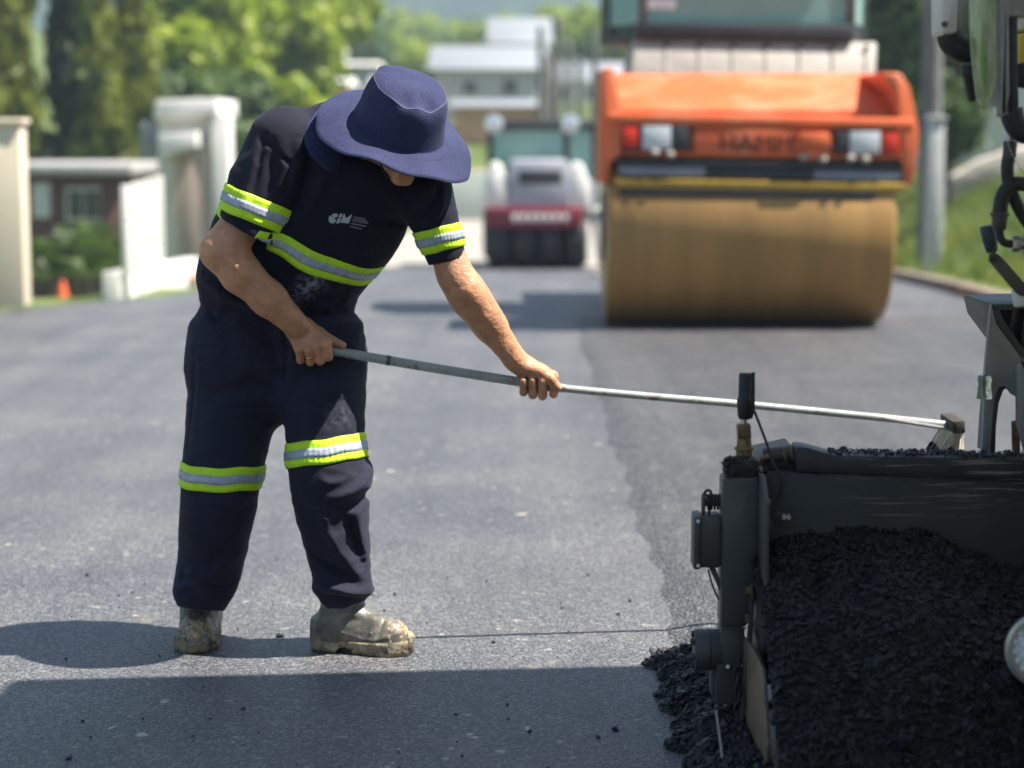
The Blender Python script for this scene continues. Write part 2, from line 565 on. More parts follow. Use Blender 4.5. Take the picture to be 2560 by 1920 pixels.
def folds2d(p, fl):
    """cloth folds: ridge (+) or valley (-) polylines drawn in the image plane and carried onto the cloth"""
    out = np.zeros(len(p), np.float32)
    for pts, amp, wd, Y in fl:
        sp = spline([(*P(u, v, Y),) for u, v in pts], 5)[:, [0, 2]].astype(np.float32)
        L = len(sp) - 1
        bd = np.full(len(p), 1e3, np.float32); bt = np.zeros(len(p), np.float32)
        q = p[:, [0, 2]]
        lo = sp.min(0) - 4 * wd; hi = sp.max(0) + 4 * wd
        m = ((q > lo) & (q < hi)).all(1)
        if not m.any(): continue
        qm = q[m]; bdm = np.full(len(qm), 1e3, np.float32); btm = np.zeros(len(qm), np.float32)
        for i in range(L):
            e = sp[i + 1] - sp[i]
            t = np.clip(((qm - sp[i]) @ e) / max(float(e @ e), 1e-9), 0, 1)
            r = qm - sp[i] - t[:, None] * e
            d = np.sqrt((r * r).sum(1))
            c = d < bdm
            bdm = np.where(c, d, bdm); btm = np.where(c, (i + t) / L, btm)
        tap = np.clip(np.sin(np.pi * np.clip(btm, 0.0, 1.0)), 0, 1) ** 0.6
        out[m] += amp * tap * np.exp(-(bdm / wd) ** 2)
    return out
def polygonize(sdf, lo, hi, h):
    """sparse evaluation of sdf on a grid, then naive surface nets -> verts, quads"""
    lo = np.array(lo, np.float32); hi = np.array(hi, np.float32)
    B = 8
    nb = np.ceil((hi - lo) / (h * B)).astype(int)
    n = nb * B
    cc = np.stack(np.meshgrid(*[lo[i] + (np.arange(nb[i]) + 0.5) * B * h for i in range(3)], indexing='ij'), -1).reshape(-1, 3).astype(np.float32)
    dc = sdf(cc)
    near = np.abs(dc) < B * h * 1.25 + 0.012
    F = np.repeat(np.repeat(np.repeat(np.where(dc > 0, 1.0, -1.0).astype(np.float32).reshape(nb), B, 0), B, 1), B, 2)
    bi = np.argwhere(near.reshape(nb))
    loc = np.stack(np.meshgrid(*[np.arange(B)] * 3, indexing='ij'), -1).reshape(-1, 3)
    CH = 1500
    for s in range(0, len(bi), CH):
        b = bi[s:s + CH]
        ijk = (b[:, None, :] * B + loc[None]).reshape(-1, 3)
        d = sdf((lo + (ijk + 0.5) * h).astype(np.float32))
        F[ijk[:, 0], ijk[:, 1], ijk[:, 2]] = d
    I = F < 0
    c = [I[dx:n[0] - 1 + dx, dy:n[1] - 1 + dy, dz:n[2] - 1 + dz] for dx in (0, 1) for dy in (0, 1) for dz in (0, 1)]
    anyi = c[0].copy(); alli = c[0].copy()
    for k in c[1:]:
        anyi |= k; alli &= k
    act = anyi & ~alli
    cells = np.argwhere(act)
    vid = np.full(act.shape, -1, np.int32); vid[act] = np.arange(len(cells))
    corners = np.array([(dx, dy, dz) for dx in (0, 1) for dy in (0, 1) for dz in (0, 1)])
    vals = np.stack([F[cells[:, 0] + q[0], cells[:, 1] + q[1], cells[:, 2] + q[2]] for q in corners], 1)
    acc = np.zeros((len(cells), 3)); cnt = np.zeros(len(cells))
    for a in range(8):
        for b in range(a + 1, 8):
            if np.abs(corners[a] - corners[b]).sum() != 1: continue
            va, vb = vals[:, a], vals[:, b]
            m = (va < 0) != (vb < 0)
            t = np.where(m, va / np.where(m, va - vb, 1), 0)
            acc += np.where(m[:, None], corners[a] + t[:, None] * (corners[b] - corners[a]), 0)
            cnt += m
    verts = lo + (cells + acc / cnt[:, None] + 0.5) * h
    quads = []
    for ax in range(3):
        o = [(1, 2), (2, 0), (0, 1)][ax]
        sl0 = [slice(None)] * 3; sl1 = [slice(None)] * 3
        sl0[ax] = slice(0, n[ax] - 1); sl1[ax] = slice(1, n[ax])
        ch = I[tuple(sl0)] != I[tuple(sl1)]
        e = np.argwhere(ch)
        e = e[(e[:, o[0]] > 0) & (e[:, o[1]] > 0) & (e[:, o[0]] < n[o[0]] - 1) & (e[:, o[1]] < n[o[1]] - 1)]
        ins = I[e[:, 0], e[:, 1], e[:, 2]]
        def vv(d0, d1):
            q = e.copy(); q[:, o[0]] -= d0; q[:, o[1]] -= d1
            return vid[q[:, 0], q[:, 1], q[:, 2]]
        q = np.stack([vv(1, 1), vv(0, 1), vv(0, 0), vv(1, 0)], 1)
        q[~ins] = q[~ins][:, ::-1]
        quads.append(q)
    quads = np.vstack(quads)
    quads = quads[(quads >= 0).all(1)]
    return verts, quads
def sdf_object(name, sdf, lo, hi, h, material, parent, cut=None):
    v, q = polygonize(sdf, lo, hi, h)
    return link(name, mesh_from(name, v, q, True), material, parent)

# ================================================================== materials of the figure
def cloth_material(name, col, dust, sheen=0.5, stains_patches=(), speck=0.25):
    m = bpy.data.materials.new(name); m.use_nodes = True
    t = m.node_tree; b = t.nodes['Principled BSDF']; L = t.links.new
    tc = t.nodes.new('ShaderNodeTexCoord')
    n = t.nodes.new('ShaderNodeTexNoise'); n.inputs['Scale'].default_value = 7; n.inputs['Detail'].default_value = 8; n.inputs['Roughness'].default_value = 0.65
    L(tc.outputs['Object'], n.inputs['Vector'])
    r = t.nodes.new('ShaderNodeValToRGB')
    r.color_ramp.elements[0].position = 0.35; r.color_ramp.elements[1].position = 0.8
    r.color_ramp.elements[0].color = (*col, 1); r.color_ramp.elements[1].color = (*dust, 1)
    L(n.outputs['Fac'], r.inputs[0])
    ns = t.nodes.new('ShaderNodeTexNoise'); ns.inputs['Scale'].default_value = 330; ns.inputs['Detail'].default_value = 2
    L(tc.outputs['Object'], ns.inputs['Vector'])
    ms = t.nodes.new('ShaderNodeMapRange'); ms.inputs['From Min'].default_value = .3; ms.inputs['From Max'].default_value = .7; ms.inputs['To Min'].default_value = 1 - speck; ms.inputs['To Max'].default_value = 1 + speck
    L(ns.outputs['Fac'], ms.inputs['Value'])
    mm = t.nodes.new('ShaderNodeVectorMath'); mm.operation = 'SCALE'
    L(r.outputs[0], mm.inputs[0]); L(ms.outputs[0], mm.inputs['Scale'])
    out = mm.outputs[0]
    for (c, rad, scol) in stains_patches:
        vm = t.nodes.new('ShaderNodeVectorMath'); vm.operation = 'DISTANCE'; vm.inputs[1].default_value = c
        L(tc.outputs['Object'], vm.inputs[0])
        mr = t.nodes.new('ShaderNodeMapRange'); mr.inputs['From Min'].default_value = rad; mr.inputs['From Max'].default_value = rad * 0.15
        L(vm.outputs['Value'], mr.inputs['Value'])
        n2 = t.nodes.new('ShaderNodeTexNoise'); n2.inputs['Scale'].default_value = 60; n2.inputs['Detail'].default_value = 6; n2.inputs['Roughness'].default_value = 0.7
        L(tc.outputs['Object'], n2.inputs['Vector'])
        m2 = t.nodes.new('ShaderNodeMapRange'); m2.inputs['From Min'].default_value = 0.42; m2.inputs['From Max'].default_value = 0.72
        L(n2.outputs['Fac'], m2.inputs['Value'])
        mu = t.nodes.new('ShaderNodeMath'); mu.operation = 'MULTIPLY'
        L(mr.outputs[0], mu.inputs[0]); L(m2.outputs[0], mu.inputs[1])
        mx = t.nodes.new('ShaderNodeMix'); mx.data_type = 'RGBA'
        L(mu.outputs[0], mx.inputs[0]); L(out, mx.inputs[6]); mx.inputs[7].default_value = (*scol, 1)
        out = mx.outputs[2]
    L(out, b.inputs['Base Color'])
    b.inputs['Roughness'].default_value = 0.85
    b.inputs['Specular IOR Level'].default_value = 0.25
    b.inputs['Sheen Weight'].default_value = sheen
    b.inputs['Sheen Roughness'].default_value = 0.45
    b.inputs['Sheen Tint'].default_value = (0.75, 0.75, 1.0, 1)
    nb = t.nodes.new('ShaderNodeTexNoise'); nb.inputs['Scale'].default_value = 420; nb.inputs['Detail'].default_value = 2
    nc = t.nodes.new('ShaderNodeTexNoise'); nc.inputs['Scale'].default_value = 26; nc.inputs['Detail'].default_value = 3
    L(tc.outputs['Object'], nb.inputs['Vector']); L(tc.outputs['Object'], nc.inputs['Vector'])
    b1 = t.nodes.new('ShaderNodeBump'); b1.inputs['Distance'].default_value = 0.0009
    b2 = t.nodes.new('ShaderNodeBump'); b2.inputs['Distance'].default_value = 0.004; b2.inputs['Strength'].default_value = 0.6
    L(nb.outputs['Fac'], b1.inputs['Height']); L(nc.outputs['Fac'], b2.inputs['Height'])
    L(b1.outputs[0], b2.inputs['Normal']); L(b2.outputs[0], b.inputs['Normal'])
    MATS[name] = m
    return m
NAVY = (0.0070, 0.0074, 0.0160)
_st = P(664, 622, 5.45)
M_SHIRT = cloth_material('navy_knit', NAVY, (0.0165, 0.0155, 0.030), 0.06,
                         stains_patches=[((P(672, 615, 5.57)).to_tuple(), 0.05, (0.42, 0.45, 0.52)), ((P(650, 640, 5.58)).to_tuple(), 0.045, (0.2, 0.22, 0.3)), ((P(680, 598, 5.565)).to_tuple(), 0.015, (0.42, 0.45, 0.52))])
M_TROUS = cloth_material('navy_twill', (0.0130, 0.0138, 0.0255), (0.0215, 0.0225, 0.0430), 0.06,
                         stains_patches=[((P(728, 900, 5.56)).to_tuple(), 0.05, (0.12, 0.12, 0.15))])  # mottled pale patch on the thigh just above the knee tape
M_HAT = cloth_material('navy_denim', (0.024, 0.028, 0.074), (0.040, 0.046, 0.108), 0.04, speck=.38)
M_SKIN = mat('weathered_skin', (0.50, 0.24, 0.128), 0.48, var=0.22, scale=34, bump=0.0022, bscale=120, sss=0.12, color2=(0.54, 0.29, 0.18), c2_scale=9)
M_YEL = mat('fluorescent_yellow_tape', (0.52, 0.80, 0.02), 0.6, var=0.06, scale=30, bump=0.0012, bscale=70, emis=None)
M_SIL = mat('silver_reflective_tape', (0.36, 0.40, 0.47), 0.45, metal=0.15, var=0.15, scale=60, bump=0.002, bscale=60)
M_BOOT = mat('dusty_rubber_boot', (0.105, 0.102, 0.085), 0.4, var=0.35, scale=18, bump=0.002, bscale=60, color2=(0.30, 0.26, 0.19), c2_lo=0.5, c2_hi=0.72, c2_scale=13)
M_SOLE = mat('clay_caked_sole', (0.25, 0.21, 0.13), 0.75, var=0.45, scale=40, bump=0.004, bscale=70, color2=(0.06, 0.055, 0.05), c2_lo=0.5, c2_hi=0.62, c2_scale=35)
M_CLAY = mat('dried_clay', (0.36, 0.27, 0.16), 0.9, var=0.35, scale=45, bump=0.005, bscale=70)

def PV(u, v, Y): return V3(P(u, v, Y))
person = thing('person', G(600, 1412), 'person in navy work clothes and wide-brimmed hat bending over to push a long pole', 'person')

# ------------------------------------------------------------------ trousers
LEGR = loft_lr([((420, 700), (600, 700), 5.745, .112), ((409, 780), (604, 780), 5.735, .112), ((406, 870), (607, 870), 5.71, .108), ((400, 960), (582, 962), 5.66, .102),
                ((394, 1040), (561, 1042), 5.625, .098), ((389, 1120), (546, 1122), 5.63, .096), ((384, 1200), (528, 1204), 5.645, .090), ((375, 1250), (518, 1254), 5.645, .088), ((372, 1283), (502, 1290), 5.64, .078), ((381, 1308), (484, 1316), 5.635, .066)])
LEGL = loft_lr([((600, 700), (778, 700), 5.705, .100), ((612, 780), (786, 780), 5.69, .098), ((614, 870), (788, 870), 5.655, .098), ((619, 960), (788, 958), 5.625, .102),
                ((626, 1040), (797, 1036), 5.59, .098), ((641, 1120), (798, 1116), 5.60, .094), ((662, 1200), (797, 1196), 5.62, .086), ((676, 1250), (801, 1246), 5.62, .080), ((674, 1274), (806, 1272), 5.615, .080), ((692, 1298), (790, 1296), 5.61, .062), ((700, 1316), (772, 1312), 5.605, .050)])
PELV = loft_lr([((448, 590), (750, 610), 5.72, .105), ((436, 645), (757, 655), 5.72, .108), ((413, 725), (778, 728), 5.72, .116), ((408, 800), (786, 802), 5.71, .110), ((450, 862), (760, 862), 5.69, .08)])
TF = [  # folds of the trousers
    ([(806, 985), (795, 1035), (760, 1058), (705, 1072)], .013, .016, 5.55), ([(800, 1062), (770, 1085), (720, 1095)], -.010, .014, 5.55),
    ([(700, 1085), (712, 1140), (745, 1200), (800, 1275)], .012, .017, 5.55), ([(735, 1095), (760, 1140), (775, 1190), (790, 1235)], -.012, .016, 5.55),
    ([(790, 1085), (775, 1130), (783, 1190), (797, 1240)], .010, .013, 5.55), ([(680, 1195), (715, 1222), (770, 1250)], -.010, .011, 5.55),
    ([(668, 1263), (720, 1268), (770, 1282), (812, 1288)], .013, .012, 5.55), ([(690, 1290), (740, 1288), (790, 1300)], -.008, .009, 5.55),
    ([(372, 1285), (410, 1262), (440, 1272), (452, 1300)], .010, .013, 5.55), ([(395, 1240), (440, 1246), (500, 1215), (528, 1190)], .008, .017, 5.55),
    ([(385, 1255), (425, 1252), (470, 1275), (505, 1262)], -.009, .012, 5.55), ([(400, 1160), (450, 1185), (520, 1150)], .005, .02, 5.55),
    ([(610, 868), (560, 838), (500, 842), (440, 870)], -.007, .014, 5.55), ([(612, 880), (560, 868), (480, 878)], .005, .018, 5.55),
    ([(618, 850), (660, 815), (720, 800), (780, 812)], -.008, .013, 5.55), ([(625, 870), (680, 845), (760, 850)], .006, .02, 5.55),
    ([(500, 700), (520, 760), (515, 850)], .006, .03, 5.55), ([(560, 700), (590, 760), (606, 850)], -.008, .022, 5.55),
    ([(455, 900), (470, 960), (460, 990)], .004, .03, 5.55), ([(432, 640), (446, 690), (470, 695), (492, 655)], -.005, .008, 5.55),
    ([(640, 900), (650, 930), (640, 960)], -.005, .016, 5.55), ([(745, 830), (740, 900), (755, 940)], .006, .03, 5.55),
    ([(690, 1020), (720, 1035), (770, 1020)], .005, .012, 5.55), ([(452, 655), (460, 690), (478, 702), (500, 690), (512, 660)], -.004, .0055, 5.6), ([(425, 720), (420, 850), (412, 980)], -.003, .005, 5.65), ([(610, 690), (616, 760), (612, 850)], -.006, .007, 5.58), ([(440, 1070), (500, 1085), (545, 1075)], .005, .015, 5.55)]
def creases(p, pts, freq, seed):
    """sharp ridged wrinkles gathered round given points: (u, v, Y, radius, amplitude)"""
    q = p * np.array(freq, np.float32) + seed
    r = 1 - np.abs(vnoise(q + .35 * fbm(q * .6 + 4, 2)[:, None]))
    r2 = 1 - np.abs(vnoise(q * 1.9 + 11))
    r = r ** 3 + .5 * r2 ** 3 - .45
    w_ = np.zeros(len(p), np.float32)
    for u, v, Y, rad, amp in pts:
        c_ = PV(u, v, Y)
        w_ += amp * np.exp(-((p - c_) ** 2).sum(1) / rad ** 2)
    return r * w_
TCR = [(610, 850, 5.62, .13, .0060), (600, 680, 5.65, .20, .0055), (470, 1080, 5.58, .10, .0045), (720, 1060, 5.55, .10, .0055), (440, 1260, 5.58, .10, .0065), (740, 1230, 5.55, .12, .0065), (480, 760, 5.65, .12, .004), (740, 760, 5.65, .12, .004)]
SCR = [(560, 380, 5.50, .13, .0050), (655, 440, 5.54, .11, .0045), (470, 600, 5.62, .14, .0065), (700, 640, 5.62, .14, .0060), (900, 440, 5.52, .10, .0050), (600, 620, 5.6, .12, .005), (850, 520, 5.58, .09, .004)]
def sdf_trousers(p):
    d = smin(sd_loft(p, *LEGR), sd_loft(p, *LEGL), 0.012)
    d = smin(d, sd_loft(p, *PELV, rnd=.05), 0.05)
    f = folds2d(p, TF)
    q = p * np.array([9, 9, 5], np.float32)
    return d - 1.5 * f - creases(p, TCR, (9, 9, 26), 2.0) - 0.0040 * fbm(q, 2) - 0.0018 * vnoise(p * np.array([22, 22, 40], np.float32))
trousers = sdf_object('trousers', sdf_trousers, (-1.02, 5.42, 0.05), (-0.28, 5.84, 0.98), 0.0046, M_TROUS, person)

# ------------------------------------------------------------------ shirt
TORSO = loft_lr([((430, 640), (764, 676), 5.735, .138), ((425, 600), (772, 642), 5.73, .146), ((436, 545), (798, 608), 5.715, .152), ((462, 470), (850, 548), 5.69, .155),
                 ((512, 392), (884, 486), 5.655, .150), ((556, 322), (908, 436), 5.62, .138), ((606, 268), (930, 386), 5.60, .128), ((660, 238), (905, 345), 5.58, .100), ((715, 236), (862, 312), 5.555, .070)])
SLR = [P(618, 312, 5.575), P(572, 395, 5.56), P(536, 492, 5.54)]
SLL = [P(905, 392, 5.605), P(935, 470, 5.60), P(968, 566, 5.595)]
def hem_plane(u0, v0, u1, v1, Y):
    a, b = P(u0, v0, Y), P(u1, v1, Y)
    e = (b - a).normalized()
    n = Vector((e.z, 0, -e.x))
    if n.z > 0: n = -n
    return V3(a), V3(n)
HPR = hem_plane(470, 463, 602, 533, 5.54)
HPL = hem_plane(936, 570, 998, 556, 5.595)
SF = [  # folds of the shirt
    ([(560, 300), (545, 380), (520, 470)], .006, .012, 5.51), ([(595, 290), (585, 380), (570, 480)], -.006, .011, 5.51), ([(620, 300), (612, 390), (598, 470)], .006, .013, 5.51),
    ([(575, 285), (562, 360), (545, 430)], -.005, .008, 5.51), ([(655, 300), (640, 380), (612, 480)], .009, .015, 5.51), ([(675, 330), (655, 400), (630, 470)], -.010, .013, 5.51),
    ([(720, 350), (690, 410), (650, 500)], .007, .016, 5.51), ([(610, 500), (640, 560), (700, 610)], .004, .02, 5.51),
    ([(880, 470), (850, 430), (800, 400)], .007, .016, 5.51), ([(885, 490), (850, 480), (800, 470)], -.006, .014, 5.51),
    ([(930, 395), (915, 430), (890, 480)], .007, .010, 5.50), ([(945, 400), (940, 430), (905, 470)], -.007, .008, 5.50), ([(960, 420), (950, 460), (910, 490)], .007, .010, 5.50), ([(970, 440), (950, 475), (925, 485)], -.005, .007, 5.50),
    ([(425, 612), (480, 640), (560, 672), (620, 690)], .010, .013, 5.58), ([(428, 590), (480, 616), (560, 650), (620, 668)], -.009, .011, 5.58), ([(432, 566), (490, 596), (560, 626)], .006, .012, 5.58),
    ([(436, 545), (480, 565), (530, 590)], -.006, .011, 5.58), ([(600, 560), (640, 610), (700, 650), (760, 655)], -.006, .014, 5.58), ([(620, 545), (680, 600), (740, 628)], .005, .016, 5.58),
    ([(660, 660), (710, 668), (765, 655)], .008, .012, 5.58), ([(470, 480), (490, 530), (540, 580)], -.006, .015, 5.58), ([(545, 530), (560, 580), (600, 640)], .007, .014, 5.58),
    ([(770, 590), (750, 625), (720, 650)], -.005, .012, 5.58), ([(560, 302), (595, 322), (622, 350), (640, 372)], -.005, .0055, 5.50), ([(628, 352), (660, 330), (690, 318)], -.004, .0055, 5.50)]
def sdf_shirt(p):
    d = sd_loft(p, *TORSO, rnd=.03)
    r = sd_chain(p, SLR, [.098, .090, .080])
    r = np.maximum(r, (p - HPR[0]) @ HPR[1])
    l = sd_chain(p, SLL, [.082, .066, .0475])
    l = np.maximum(l, (p - HPL[0]) @ HPL[1])
    d = smin(d, r, 0.028)
    d = smin(d, l, 0.030)
    f = folds2d(p, SF)
    return d - 1.35 * f - creases(p, SCR, (20, 12, 12), 6.0) - 0.0030 * fbm(p * np.array([11, 11, 8], np.float32) + 3, 2)
shirt = sdf_object('shirt', sdf_shirt, (-1.0, 5.22, 0.84), (-0.02, 5.86, 1.5), 0.0046, M_SHIRT, person)

# ------------------------------------------------------------------ body: head, neck, arms, hands in one skin
hat_c = P(862, 274, 5.49)                         # centre of the hat opening
HU = (Vector((0.31, 0, 0.95)).normalized() * math.cos(math.radians(27)) + Vector((0, -1, 0)) * math.sin(math.radians(27))).normalized()
HF = Vector((0.40, -0.66, -0.52)); HF = (HF - HU * HF.dot(HU)).normalized()
HR = HF.cross(HU).normalized()
def hp(f, r, u):                                  # point in head space: forward, right, up from the hat opening
    return hat_c + HF * f + HR * r + HU * (u * .80 + .006)
AX = [V3(HF), V3(HR), V3(HU)]
tubeY = lambda u: 5.695 + (u - 1230) * 0.00019
POLE = [(676, 750), (715, 757), (900, 789), (1110, 823), (1210, 838), (1400, 856), (1600, 873), (1900, 902), (2050, 918)]
def sdf_hand_r(p):
    """worker's right hand: back of the hand to the viewer, fist round the end of the pole, thumb along it"""
    Y = tubeY(690)
    yk = Y - 0.030                                 # knuckles on the near side
    k = [(705, 741), (688, 747), (668, 751), (647, 752)]
    w = [(655, 700), (646, 704), (637, 708), (628, 712)]
    b = [(709, 770), (692, 778), (671, 781), (650, 778)]
    rr = [.0126, .0130, .0122, .0108]
    d = None
    for i in range(4):
        m = sd_cap(p, P(*w[i], Y - .012), P(*k[i], yk), .0165, .0135)
        d = m if d is None else smin(d, m, .010)
    fing = None
    for i in range(4):
        c = sd_chain(p, [P(*k[i], yk), P(b[i][0], b[i][1], Y - .024 + .003 * i), P(b[i][0] - 1, b[i][1] + 1, Y + .012), P(b[i][0] - 3, b[i][1] - 16, Y + .026)], [rr[i] + .0015, rr[i], rr[i] * .95, rr[i] * .85], .003)
        fing = c if fing is None else np.minimum(fing, c)
    kn = np.minimum.reduce([sd_cap(p, P(*q, yk - .003), P(q[0], q[1] + 1, yk - .003), .0118, .0115) for q in k])
    d = smin(d, kn, .008)
    d = smin(d, fing, .006)
    th = sd_chain(p, [P(660, 700, Y + .006), P(690, 719, Y + .010), P(716, 735, Y + .002), P(741, 746, Y - .002)], [.019, .0150, .0118, .0092], .004)
    return smin(d, th, .010)
def sdf_hand_l(p):
    """worker's left hand: over the pole from above, thumb forward, fingertips curling up on the near side"""
    Y = tubeY(1165)
    xs = [1196, 1172, 1151, 1131]
    bt = [854, 857, 855, 850]
    rr = [.0112, .0122, .0120, .0108]
    palm = sd_chain(p, [P(1112, 778, Y - .012), P(1140, 797, Y + .006), P(1166, 806, Y + .014)], [.029, .031, .027], .008)
    kn = [P(1194, 812, Y + .016), P(1177, 812, Y + .026), P(1157, 809, Y + .030), P(1137, 806, Y + .028)]
    d = palm
    for q, r in zip(kn, (.0150, .0150, .0145, .0135)):
        d = smin(d, sd_cap(p, P(1145, 798, Y + .010), q, .018, r), .010)
    fg = None
    for i in range(4):
        x = xs[i]
        tip = P(x - 1, 823 + (12 if i == 0 else 0), Y - .026 + (.006 if i == 0 else 0))
        c = sd_chain(p, [kn[i], P(x + 1, 836, Y + .027), P(x, bt[i] - 2, Y + .004), P(x, bt[i] - 3, Y - .018), tip], [rr[i] + .002, rr[i] + .001, rr[i], rr[i], rr[i] * .88], .003)
        fg = c if fg is None else np.minimum(fg, c)
    d = smin(d, fg, .005)
    th = sd_chain(p, [P(1132, 792, Y - .010), P(1166, 803, Y - .018), P(1189, 819, Y - .022), P(1205, 837, Y - .020)], [.022, .0180, .0140, .0108], .005)
    return smin(d, th, .008)
ARMR = [P(612, 320, 5.575), P(545, 450, 5.545), P(484, 540, 5.525), P(520, 590, 5.525), P(580, 645, 5.535), P(640, 702, 5.565)]
ARMRr = [.058, .052, .0535, .0505, .0445, .0335]
ARML = [P(908, 395, 5.605), P(945, 490, 5.60), P(984, 596, 5.595), P(1012, 640, 5.60), P(1058, 702, 5.635), P(1116, 778, 5.68)]
ARMLr = [.055, .047, .0445, .0465, .0415, .0285]
def near(fn, c, R):
    """evaluate fn only within R of c, a sphere distance elsewhere"""
    c = V3(c)
    def g(p):
        r = np.sqrt(((p - c) ** 2).sum(1))
        out = (r - R + .04).astype(np.float32)
        m = r < R
        if m.any(): out[m] = fn(p[m])
        return out
    return g
HANDR = near(sdf_hand_r, P(685, 742, 5.59), .16)
HANDL = near(sdf_hand_l, P(1160, 815, 5.68), .16)
def sdf_head(p):
    hd = sd_ell(p, hp(-.005, 0, .005), AX, (.098, .076, .095))                      # cranium
    jaw = sd_ell(p, hp(.028, 0, -.075), AX, (.070, .056, .060))
    hd = smin(hd, jaw, .04)
    hd = smin(hd, sd_cap(p, hp(.082, -.010, -.134), hp(.082, .010, -.134), .019, .019), .03)     # chin
    nose = sd_chain(p, [hp(.088, 0, -.030), hp(.112, 0, -.066), hp(.100, 0, -.074)], [.010, .0135, .011])
    hd = smin(hd, nose, .014)
    for s in (-1, 1):
        hd = np.maximum(hd, -sd_ell(p, hp(.098, s * .032, -.026), AX, (.016, .020, .013)))        # eye socket
        hd = np.minimum(hd, sd_ell(p, hp(.080, s * .031, -.028), AX, (.0125, .0125, .0125)))     # eyeball
        hd = smin(hd, sd_cap(p, hp(.092, s * .014, -.010), hp(.078, s * .050, -.012), .009, .007), .01)  # brow
        hd = smin(hd, sd_ell(p, hp(-.005, s * .079, -.045), AX, (.020, .008, .032)), .006)        # ear
        hd = smin(hd, sd_ell(p, hp(.058, s * .040, -.062), AX, (.026, .020, .022)), .02)          # cheek
    lip = np.minimum(sd_cap(p, hp(.092, -.020, -.098), hp(.092, .020, -.098), .007, .007), sd_cap(p, hp(.090, -.018, -.109), hp(.090, .018, -.109), .0075, .0075))
    return smin(hd, lip, .008)
HEAD = near(sdf_head, hp(.02, 0, -.03), .22)
TRUNK = sub_trunk = [c[::3] for c in TORSO]
def sdf_body(p):
    d = sd_chain(p, ARMR, ARMRr, .02)
    d = np.minimum(d, sd_chain(p, ARML, ARMLr, .02))
    # elbow and forearm muscle
    d = smin(d, sd_cap(p, P(468, 546, 5.535), P(476, 552, 5.535), .034, .034), .03)
    d = smin(d, sd_cap(p, P(1006, 625, 5.59), P(1040, 675, 5.61), .034, .030), .04)
    d = smin(d, sd_cap(p, P(1068, 722, 5.635), P(1100, 765, 5.66), .020, .018), .02)      # tendon ridge near the wrist
    for (a_, b_, c_, r_) in (((1016, 662, 5.567), (1046, 704, 5.592), (1092, 760, 5.635), .0075), ((1000, 664, 5.57), (1030, 706, 5.595), (1070, 752, 5.63), .0065), ((500, 566, 5.474), (560, 622, 5.486), (628, 688, 5.530), .0065)):
        d = smin(d, sd_chain(p, [P(*a_), P(*b_), P(*c_)], [r_, r_, r_ * .8]), .010)
    for (a_, b_) in (((978, 600, 5.552), (1004, 592, 5.56)), ((982, 610, 5.552), (1006, 603, 5.56))):
        d = -smin(-d, sd_cap(p, P(*a_), P(*b_), .0035, .0025), .006)
    d = smin(d, HANDR(p), .012)
    d = smin(d, HANDL(p), .012)
    # trunk inside the clothes, neck, head
    d = np.minimum(d, sd_loft(p, *TRUNK, rnd=.03) + .04)
    neck = sd_cap(p, hp(-.025, 0, -.07), P(762, 312, 5.56), .058, .066)
    d = smin(d, smin(HEAD(p), neck, .03), .02)
    return d - 0.0009 * fbm(p * 26, 2) - 0.0005 * vnoise(p * 90)
body = sdf_object('body', sdf_body, (-0.97, 5.2, 0.62), (0.12, 5.82, 1.52), 0.0033, M_SKIN, person)
M_NAIL = mat('finger_nail', (0.52, 0.33, 0.25), 0.3, var=0.05)
def ring_ellipse(c, ax1, ax2, r1, r2, n=20):
    return [c + ax1 * (r1 * math.cos(2 * math.pi * i / n)) + ax2 * (r2 * math.sin(2 * math.pi * i / n)) for i in range(n)]
Yr = tubeY(690)
rc = P(670.3, 770, Yr - .027)
rg = MB().tube(ring_ellipse(rc, Vector((1, 0, .05)).normalized(), Vector((0, 1, .25)).normalized(), .0128, .0130, 24), .0021, 8, closed=True)
rg.build('ring', mat('gold', (0.85, 0.60, 0.22), 0.2, 1.0, var=0.05), person)
th_tip = P(1209, 838, tubeY(1165) - .028)
for c, sx in ((P(1208.5, 839.5, tubeY(1165) - .0275), .0055), (P(745, 745.5, tubeY(690) - .007), .0045)):
    MB().sphere(c, 1.0, 10, (sx, .0022, .0062)).build('thumbnail', M_NAIL, person)

# ------------------------------------------------------------------ reflective tape, laid on the cloth
def bvh_of(o):
    me = o.data
    vs = np.zeros(len(me.vertices) * 3, np.float32); me.vertices.foreach_get('co', vs)
    return BVHTree.FromPolygons([Vector(v) for v in vs.reshape(-1, 3)], [tuple(pl.vertices) for pl in me.polygons])
BV_S, BV_T = bvh_of(shirt), bvh_of(trousers)
def strip(name, cols, rows, lift, material, parent, thick):
    vs, fs = [], []
    for A, B in zip(cols[:-1], cols[1:]):
        if A is None or B is None: continue
        if any((x[0] - y[0]).length > 0.03 for x, y in zip(A, B)): continue
        b0 = len(vs)
        vs += [A[j][0] + A[j][1] * lift for j in rows] + [B[j][0] + B[j][1] * lift for j in rows]
        k = len(rows)
        for j in range(k - 1): fs.append((b0 + j, b0 + j + 1, b0 + k + 1 + j, b0 + k + j))
    me = mesh_from(name, vs, fs, True)
    bm = bmesh.new(); bm.from_mesh(me)
    bmesh.ops.remove_doubles(bm, verts=bm.verts, dist=1e-5)
    bmesh.ops.recalc_face_normals(bm, faces=bm.faces)
    for f in bm.faces: f.smooth = True
    bm.to_mesh(me); bm.free()
    o = link(name, me, material, parent)
    md = o.modifiers.new('thickness', 'SOLIDIFY'); md.thickness = thick; md.offset = 1.0
    return o
